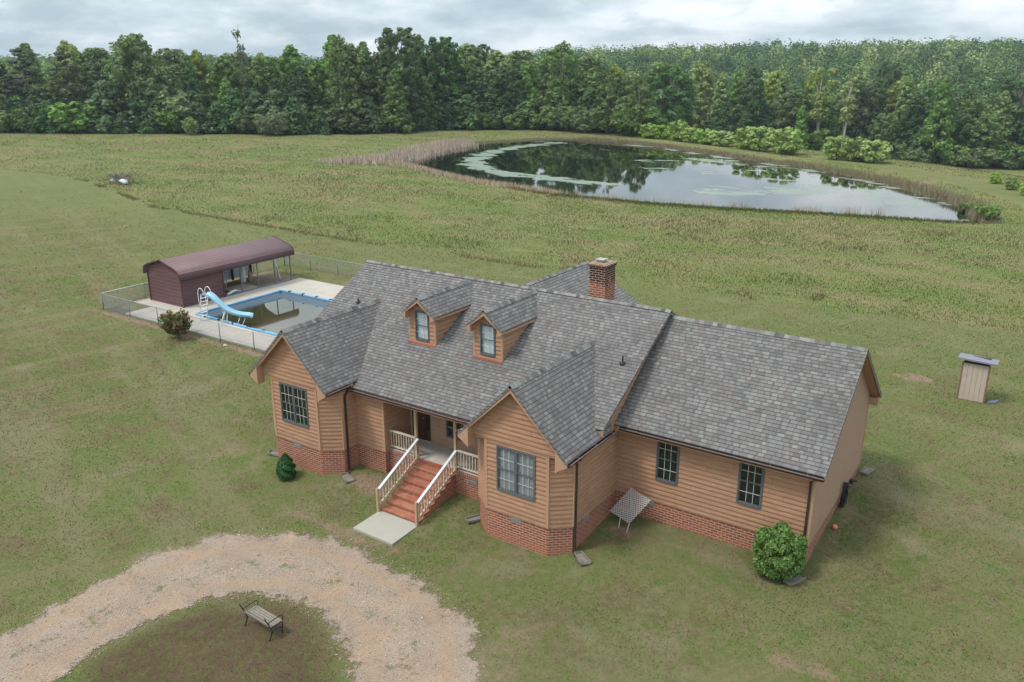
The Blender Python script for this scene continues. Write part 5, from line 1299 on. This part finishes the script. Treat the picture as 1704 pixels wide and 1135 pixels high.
# single trees the photo lets one point to
def single(key, u, v, vt, wr, lab, back=0, cat='tree'):
    p = gpt(u, v) if cat == 'shrub' else wpt(u, v); dv = Vector((p.x-CP.x, p.y-CP.y, 0)).normalized(); p = p+dv*back; return put(key, p.x, p.y, hfor(p, vt), wr, 1.0, lab, None, cat)
single('oak2', 673, 222, 33, 1.15, 'tallest tree of the wood, broad dark crown left of the pond', 9)
single('oak1', 240, 222, 45, 1.0, 'tall round dull green tree rising above the left wood', 9)
single('oak3', 935, 217, 61, 1.0, 'tall tree with dark ragged top above the far end of the pond', 6)
single('dead', 411, 223, 40, .55, 'gaunt dead tree with sparse tufts sticking up above the left wood', 5)
single('oak3', 573, 223, 50, .8, 'tall tree showing a long pale trunk left of the pond', 3)
single('dead', 1014, 219, 108, .8, 'bare pale dead trunk at the wood edge behind the pond', 1)
single('oak2', 740, 216, 50, 1.0, 'dark tree just right of the tallest tree', 8)
single('tulip1', 590, 223, 66, 1.2, 'fresh green tree left of the tallest tree', 4)
single('tulip2', 660, 222, 110, 1.3, 'lower rich green tree in front of the tallest tree', 0)
single('grey1', 455, 225, 182, 1.2, 'low round grey green tree standing out before the left wood', -3)
single('edge1', 318, 224, 188, 1.1, 'low bright green bushy tree in front of the left wood', -2)
single('edge2', 545, 224, 196, .6, 'small pointed young tree before the wood left of the pond', -3)
single('oak2', 1467, 262, 90, .75, 'dark round tree top standing above the right wood', 55)
single('pale1', 1359, 252, 103, 1.15, 'left of two pale yellow green poplars with thin trunks', 3)
single('pale2', 1403, 254, 118, 1.2, 'right and narrower of two pale yellow green poplars', 1)
single('tulip2', 1330, 250, 172, 1.15, 'dense pointed green tree left of the pale poplars', -2)
single('tulip2', 1558, 270, 120, 1.1, 'tall pointed light green tree in the right wood', 3)
single('dark2', 1255, 240, 126, 1.1, 'dark conical tree behind the willows on the dam', 4)
for i, (u, v, vt, wr) in enumerate([(1078,230,203,1.5), (1102,231,206,1.6), (1127,235,196,1.2), (1150,237,210,1.7), (1174,240,212,1.8), (1200,243,215,1.8), (1240,249,206,1.35), (1264,251,205,1.3), (1306,256,206,1.5), (1392,265,222,1.35), (1424,268,223,1.35), (1454,270,228,1.4)]):
    labs = ['leftmost small bright willow shrub on the dam', 'second small bright willow from the left on the dam', 'tall rounded bright willow near the left end of the dam', 'low bright willow just right of the tall rounded one', 'low bright willow in the middle of the dam row', 'low bright willow at the right end of the low stretch', 'large bright willow, left of the three big ones', 'large bright willow, middle of the three big ones', 'widest bright willow, right of the three big ones', 'bright willow shrub below the right pale poplar', 'bright willow shrub right of the pale poplars', 'last bright willow shrub at the right of the row']
    single('willow1' if i % 2 else 'willow2', u, v, vt-3, wr, labs[i], -1, 'shrub')
for i, (u, v, vt, lab) in enumerate([(1655, 306, 282, 'bright shrub furthest left at the right edge of the photo'), (1682, 316, 288, 'bright shrub second at the right edge of the photo'), (1706, 326, 300, 'bright shrub nearest the camera at the right edge of the photo')]):
    single('willow1', u, v, vt, 1.1, lab, 0, 'shrub')
# ------------------------------------------------------------------ wooded hills beyond: too many to count
def farleaf(tt):
    g = tt.n('ShaderNodeNewGeometry'); r_ = g.outputs['Random Per Island']; a = tt.attr('cr')
    c = tt.ramp(a, [(0.0, (.035, .075, .036)), (.25, (.07, .125, .055)), (.45, (.12, .19, .07)), (.6, (.075, .13, .065)), (.78, (.19, .27, .09)), (1.0, (.30, .37, .14))])
    c = tt.mix(1.0, c, tt.ramp(r_, [(0, .7), (.5, 1.0), (1.0, 1.4)]), 'MULTIPLY')
    return tt.n('ShaderNodeMixShader', {0: .2, 1: tt.n('ShaderNodeBsdfDiffuse', {'Color': c}).outputs[0], 2: tt.n('ShaderNodeBsdfTranslucent', {'Color': c}).outputs[0]}).outputs[0]
L_FAR = mat('distant canopy', farleaf)
rng = np.random.default_rng(77); Ps = []; Ns = []; Sz = []
def far_wood(name, d0, d1, sp, nl, rr, leaf, lmat, label, az0=-68, az1=-2, mask=None):
    area = (math.radians(az1-az0))*(d1*d1-d0*d0)/2; n = int(area/(sp*sp))
    a = np.radians(rng.uniform(az0, az1, n)); d = np.sqrt(rng.uniform(d0*d0, d1*d1, n)); x = 25.8+d*np.sin(a); y = -22.8+d*np.cos(a)
    if mask is not None:
        k = mask(x, y, d, np.degrees(a)) & (d > np.interp(np.degrees(a), LZ[:, 0], LZ[:, 1])+10); x, y, d = x[k], y[k], d[k]
    z = terr(x, y); n = len(x); h = rng.uniform(.62, 1.25, n)*13*np.where(vnoise(x, y, 60, 8) > .5, 1.05, .92); r = rr*rng.uniform(.62, 1.35, n)
    dd = rng.normal(0, 1, (n, nl, 3)); dd[..., 2] = np.abs(dd[..., 2])*1.0-.35; dd /= np.linalg.norm(dd, axis=2)[..., None]
    c = np.stack([x, y, z+h-r*1.1], 1)[:, None, :]+dd*(r[:, None]*rng.uniform(.75, 1.1, (n, nl)))[..., None]*np.array([1, 1, 1.25])
    V, F = leaf_quads(c.reshape(-1, 3), dd.reshape(-1, 3)*3.4, leaf, rng, .1, asp=1.15)
    cr = np.clip(rng.beta(.6, .6, n)*.7+.35*vnoise(x, y, 70, 21), 0, 1)
    o = np_mesh(name, V, F, lmat, attrs={'cr': np.repeat(cr, nl*4)}); tag(o, label, kind='stuff'); return len(F)
def hn(x, y): return vnoise(x, y, 85, 21)*.5+vnoise(x, y, 9, 22)*.5
def hue_mask(lo, hi): return lambda x, y, d, a: (hn(x, y) >= lo) & (hn(x, y) < hi)
nf = 0
LZ = []
for a_ in range(-74, 2, 4):
    q_ = [d_ for b_, d_ in LINE if abs(b_-a_) < 3.5]
    if q_: LZ.append((a_, max(q_)))
LZ = np.array(LZ)
LM = []
for a_ in range(-74, 2, 2):
    q_ = [d_ for b_, d_ in LINE if abs(b_-a_) < 2.5]
    if q_: LM.append((a_, min(q_)))
LM = np.array(LM); gaz = np.degrees(np.arctan2(gxf-25.8, gyf+22.8)); gdd = np.hypot(gxf-25.8, gyf+22.8)
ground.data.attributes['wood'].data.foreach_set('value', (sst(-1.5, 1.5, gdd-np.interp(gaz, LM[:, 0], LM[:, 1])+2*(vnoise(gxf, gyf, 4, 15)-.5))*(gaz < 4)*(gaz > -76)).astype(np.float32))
for (d0, d1, sp, nl, rr, leaf) in ((175, 330, 7.4, 240, 4.2, .75), (330, 560, 9.0, 150, 5.1, 1.0), (560, 960, 11.0, 90, 6.2, 1.35)):
    for lo, hi in ((-1, 2),):
        nf += far_wood('distant_wood', d0, d1, sp, nl, rr, leaf, L_FAR, 'mixed green canopy of the wooded hills %s' % ('just behind the front trees' if d0 < 200 else 'in the middle distance' if d0 < 500 else 'on the skyline'), -66, -4, hue_mask(lo, hi))
# ------------------------------------------------------------------ shrubs by the house
def shrub(name, loc, h, r, kind, n, leaf, lm, seed, lab, sq=1.0, twig=None):
    rng = np.random.default_rng(seed); e = empty(name, (loc[0], loc[1], tz(loc[0], loc[1]))); tag(e, lab, 'shrub')
    if kind == 'ball':
        nl = 60; C = []
        for i in range(nl):
            d_ = rng.normal(0, 1, 3); d_ /= np.linalg.norm(d_); d_ = d_/np.max(np.abs(d_))**.45; C.append((d_[0]*r*.68, d_[1]*r*.68, h*.50+d_[2]*h*.36))
        C = np.array(C); Rd = rng.uniform(.16, .30, nl)*r; k = rng.integers(0, nl, n); d = rng.normal(0, 1, (n, 3)); d /= np.linalg.norm(d, axis=1)[:, None]
        p = C[k]+d*Rd[k][:, None]*rng.uniform(.6, 1.1, n)[:, None]
        core = rng.normal(0, 1, (n//5, 3)); core /= np.linalg.norm(core, axis=1)[:, None]; p2 = core*np.array([r*.7, r*.7, h*.40])*rng.uniform(.7, 1, (n//5, 1))+np.array([0, 0, h*.5])
        p = np.concatenate([p, p2]); d = np.concatenate([d, core])
    elif kind == 'conic':
        q = rng.uniform(0, 1, n)**.9; a = rng.uniform(0, 6.28, n); rr = r*(np.sin(np.clip(q*.81+.18, 0, 1)*math.pi)**.7)*(1-.25*q)*(1+.14*np.sin(a*5+q*20))
        s_ = rng.uniform(.75, 1.03, n); p = np.stack([rr*s_*np.cos(a), rr*s_*np.sin(a), q*h*.98+.02], 1); d = np.stack([np.cos(a), np.sin(a), .5+q], 1); C = p[:8]
    else:
        nl = 46; ang = rng.uniform(0, 6.28, nl); spread = rng.uniform(.1, 1.0, nl); L_ = rng.uniform(.6, 1.15, nl)*h; st_ = np.stack([np.cos(ang)*spread*r, np.sin(ang)*spread*r, L_], 1)
        k = rng.integers(0, nl, n); q = rng.uniform(.25, 1.0, n)**.8; p = st_[k]*np.stack([q, q, q**.85], 1)+rng.normal(0, .07, (n, 3)); d = rng.normal(0, 1, (n, 3)); C = st_[:10]
    p[:, 2] = np.maximum(p[:, 2], .03)
    V, F = leaf_quads(p, d, leaf, rng, .3, asp=1.8); np_mesh('foliage', V, F, lm, e)
    m = MB()
    for c in (C[:14] if kind != 'stems' else st_[:30]): m.tube([(0, 0, 0), (c[0]*.4, c[1]*.4, c[2]*.55), tuple(c)], [.03, .018, .006], 5)
    m.build('stems', M_BARK if kind != 'stems' else M_TWIG, e, fix=False)
    return e
shrub('evergreen_shrub', (20.20, -.08, 0), 1.66, .84, 'ball', 22000, .058, L_SHRUB, 41, 'large bright green clipped shrub at the garage corner')
shrub('dwarf_conifer', (2.42, -3.58, 0), 1.02, .36, 'conic', 7000, .06, L_BOX, 42, 'small dark green conical shrub before the left wing')
shrub('reddish_shrub', (-14.25, 3.55, 0), 1.25, .95, 'stems', 2600, .13, L_RED, 43, 'straggly red tipped shrub outside the pool fence')
for (u, v, vt, wr, lab) in ((1612, 352, 341, .7, 'small green bush amid brown brush at the near right pond corner'), (1640, 366, 346, .8, 'largest green bush at the near right corner of the pond'),):
    p = gpt(u, v); shrub('pond_bush', (p.x, p.y, 0), hfor(p, vt), 1.5*wr, 'stems', 1400, .26, L_TULIP, int(u), lab)
# small weeds under the lattice
# ------------------------------------------------------------------ grass blades, reeds, gravel stones
def blades(name, x, y, h, wdt, lm, label, lean=.35, z=None):
    n = len(x); z = terr(x, y) if z is None else z; a = RNG.uniform(0, 6.28, n); l_ = lean*h*RNG.uniform(.2, 1.3, n); b = RNG.uniform(0, 6.28, n)
    h = h*RNG.uniform(.55, 1.25, n); w2 = wdt*RNG.uniform(.6, 1.3, n)/2
    B = np.stack([x, y, z-.01], 1); s = np.stack([np.cos(a), np.sin(a), np.zeros(n)], 1)*w2[:, None]
    tp = B+np.stack([np.cos(b)*l_, np.sin(b)*l_, h], 1)
    V = np.stack([B-s, B+s, tp], 1).reshape(-1, 3); o = np_mesh(name, V, np.arange(3*n).reshape(-1, 3), lm); return tag(o, label, kind='stuff')
L_LAWN = mat('lawn blades', blade_fn(lawn_col))
L_LAWNB = mat('dry lawn blades', blade_fn(lambda tt, P: tt.mix(.6, lawn_col(tt, P), (.17, .13, .078))))
L_ISLE = mat('brown island blades', blade_fn(lambda tt, P: tt.mix(tt.ramp(tt.noise(P, 1.1, 5, .7), [(.5, 0.0), (.62, 1.0)]), (.15, .11, .07), (.12, .15, .045))))
L_MEAD = mat('meadow blades', blade_fn(mead_col, .85, .75, 1.3))
L_MEADB = mat('seeding meadow grass', blade_fn(lambda tt, P: tt.mix(.35, mead_col(tt, P), (.30, .225, .14)), .85, .8, 1.3))
def wedge(n, d0, d1, a0=-72, a1=4):
    """random points in the ground in front of the viewpoint, denser near it"""
    a = np.radians(RNG.uniform(a0, a1, n)); d = np.exp(RNG.uniform(math.log(d0), math.log(d1), n)); return 25.8+d*np.sin(a), -22.8+d*np.cos(a), d
HP = np.array(foot); 
def clear(x, y):
    P = np.stack([x, y], 1); k = ~inside(P, HP)
    k &= ~((x > -23) & (x < -3.5) & (y > 4.55) & (y < 17)); k &= ~((x > 7.0) & (x < 9.0) & (y > -4.95) & (y < -1)); k &= ~((x > 22.8) & (x < 23.95) & (y > 17.4) & (y < 18.4))
    return k
x, y, d = wedge(520000, 9, 120); k = clear(x, y); P = np.stack([x, y], 1); ddv = sdist(P, DPOLY); wob = .55*(vnoise(x, y, .6, 31)-.5)+.3*(vnoise(x, y, .2, 32)-.5)
k &= (ddv > .05+wob) | ((RNG.uniform(0, 1, len(x)) < .05) & (vnoise(x, y, .35, 33) > .72)); k &= meadow_m(x, y) < .5; k &= RNG.uniform(0, 1, len(x)) > sst(40, 115, d)*.9
x, y, d, P = x[k], y[k], d[k], P[k]
isl2 = np.hypot((x-8.9)/3.6, (y+12.3)/3.7) < 1.0-.35*(vnoise(x, y, .8, 12)-.2)
dry = (vnoise(x, y, 2.6, 41)*.6+vnoise(x, y, .7, 42)*.4 > .57) | (RNG.uniform(0, 1, len(x)) < .22)
thin = np.where(isl2, RNG.uniform(0, 1, len(x)) < .5, True); x, y, d, dry, isl2 = x[thin], y[thin], d[thin], dry[thin], isl2[thin]
dry |= isl2 & (RNG.uniform(0, 1, len(x)) < .55)
hh = (.022+.0005*d)*(1+.5*vnoise(x, y, 1.5, 51)); ww = .012+.0010*d
blades('island_grass', x[isl2], y[isl2], hh[isl2], ww[isl2], L_ISLE, 'thin brown and green grass of the drive island', .8); dry &= ~isl2; grn = ~dry & ~isl2
blades('lawn_grass', x[grn], y[grn], hh[grn], ww[grn], L_LAWN, 'short mown green grass of the lawn', .8)
blades('dry_lawn_grass', x[dry], y[dry], hh[dry]*.8, ww[dry], L_LAWNB, 'short dry straw coloured grass of the lawn', 1.0)
x, y, d = wedge(420000, 50, 260, -74, 6); m_ = meadow_m(x, y); sP = sdist(np.stack([x, y], 1), POND); k = clear(x, y) & (d < np.interp(np.degrees(np.arctan2(x-25.8, y+22.8)), LM[:, 0], LM[:, 1])) & (m_ > RNG.uniform(0, 1, len(x))) & (sP > .3) & ~((sP > 5) & (sP < 13) & (y > 72) & (x > -12))
x, y, d = x[k], y[k], d[k]; v1 = vnoise(x*.6, y*1.3, 9, 61)*.6+vnoise(x, y, 2.5, 62)*.4
b_ = v1 > .56; lush = vnoise(x, y, 14, 63)
hh = (.06+.10*vnoise(x, y, 3, 64)+.04*(v1 > .5))*(.7+.6*lush)*np.where(vnoise(x, y, 1.3, 66) > .86, 2.0, 1.0)
blades('meadow_grass', x[~b_], y[~b_], hh[~b_], (.02+.0006*d)[~b_], L_MEAD, 'knee high green meadow grass', .5)
blades('seeding_grass', x[b_], y[b_], hh[b_]*1.15, (.02+.0005*d)[b_], L_MEADB, 'straw and pinkish seeding grass in the meadow', .4)
# dry edge of long grass where the mowing stops
xs = RNG.uniform(-86, -6, 9000); line = np.interp(xs, mb[:, 0], mb[:, 1]); ys_ = line+RNG.normal(0, .25, 9000); k = (vnoise(xs, ys_, 4, 71) > .5) & (RNG.uniform(0, 1, 9000) < .45)
blades('uncut_edge_grass', xs[k], ys_[k], np.full(k.sum(), .22), np.full(k.sum(), .06), L_MEADB, 'pale uncut grass along the edge of the mowing', .6)
# reeds round the pond
def along(poly, n, spread, off=0.0):
    poly = np.array(poly, float); s = np.concatenate([[0], np.cumsum(np.hypot(*np.diff(poly, axis=0).T))]); q = RNG.uniform(0, s[-1], n)
    x = np.interp(q, s, poly[:, 0]); y = np.interp(q, s, poly[:, 1]); return x+RNG.normal(0, spread, n), y+RNG.normal(0, spread, n)
x, y = along([(-71.5,72.5),(-67.5,76),(-69,86),(-73,94),(-76,104),(-77.5,114)], 9000, 1.5); blades('reeds', x, y, np.full(len(x), 1.0), np.full(len(x), .13), L_REED, 'thick beige reeds along the left bank of the pond', .25, np.maximum(terr(x, y), .0))
x, y = along([(-66,77),(-57,74.5),(-49,70.5),(-40,66.5),(-34,65.2),(-25,62.9)], 4200, .7); blades('reeds', x, y, np.full(len(x), .62), np.full(len(x), .09), L_REED, 'pinkish reeds along the near left bank of the pond', .3)
x, y = along([(-25,64),(-14,63.8),(-7,64.9),(3,67.8),(11,70.2),(14.5,70.8)], 2300, .75); k = vnoise(x, y, 2.2, 81) > .42; blades('reeds', x[k], y[k], np.full(k.sum(), .85), np.full(k.sum(), .045), L_REED, 'thin scattered reeds standing in the near shallows', .2, np.full(k.sum(), .05))
x, y = along([(17.9,71.5),(17.2,77.5),(14.8,83),(10.6,89.4),(4.8,97.3),(-2.3,104),(-10.2,110.7),(-19.5,115.3),(-29,122),(-41.5,129.2),(-48,132.6),(-57,135),(-64,136.5)], 15000, .75); k = vnoise(x, y, 3, 82) > .18
blades('bank_brush', x[k], y[k], .55*np.interp(y[k], [70, 90, 110, 135], [1.5, 1.25, .8, .7]), np.full(k.sum(), .10), L_BRUSH, 'brown weedy brush along the far and right banks', .35)
x, y = along([(18,68.6),(14,67.4),(8,66.2),(2.5,65.2),(-4,63.2),(-14,62),(-24,62),(-33,64.2)], 5200, .7); blades('bank_grass', x, y, np.full(len(x), .26), np.full(len(x), .10), L_MEAD, 'lush green grass along the near bank', .4)
# loose stones on the drive
n = 12000; i = RNG.integers(0, NO-1, n); q = RNG.uniform(-.04, 1.04, n)[:, None]; c = dro[i]*(1-q)+dri[i]*q+RNG.normal(0, .06, (n, 2))
s = RNG.uniform(.008, .022, n)*(1+(RNG.uniform(0, 1, n) > .97)*1.0); z = terr(c[:, 0], c[:, 1])+.03
O = np.array([(1,0,0),(0,1,0),(-1,0,0),(0,-1,0),(0,0,.7)]); V = np.concatenate([c, z[:, None]], 1)[:, None, :]+O[None]*s[:, None, None]*RNG.uniform(.6, 1.3, (n, 5, 1))
Ft = (np.arange(n)[:, None, None]*5+np.array([(0,1,4),(1,2,4),(2,3,4),(3,0,4)])[None]).reshape(-1, 3)
def stonef(tt):
    r_ = tt.n('ShaderNodeNewGeometry').outputs['Random Per Island']; return pbr(tt, tt.ramp(r_, [(0, (.17, .14, .11)), (.5, (.33, .275, .22)), (1, (.50, .44, .38))]), .9, .1)
tag(np_mesh('gravel_stones', V.reshape(-1, 3), Ft, mat('gravel stones', stonef)), 'loose pale stones scattered over the drive', kind='stuff')
# fallen leaves and yellow meadow flowers
x, y, d = wedge(1500, 48, 110, -60, 2); k = (meadow_m(x, y) > .5) & (vnoise(x, y, 5, 91) > .55) & (sdist(np.stack([x, y], 1), POND) > 2); x, y = x[k], y[k]
blades('yellow_flowers', x, y, np.full(len(x), .12), np.full(len(x), .09), simple('yellow petals', (.62, .50, .05), .8), 'tiny yellow flowers dotted through the meadow', .1, terr(x, y)+.12)
# ------------------------------------------------------------------ haze
def hazem():
    m = bpy.data.materials.new('air'); m.use_nodes = True; m.node_tree.nodes.clear(); tt = T(m.node_tree)
    v = tt.n('ShaderNodeVolumePrincipled', {'Color': (.78, .88, 1.0, 1), 'Density': .00018, 'Anisotropy': .2})
    o = tt.n('ShaderNodeOutputMaterial'); tt.t.links.new(v.outputs[0], o.inputs['Volume']); return m
HAZE = True
if HAZE:
    g = MB().box(-5400, -5400, -14, 5400, 5400, 75); o = g.build('haze', hazem()); tag(o, 'thin bluish summer haze', kind='stuff')
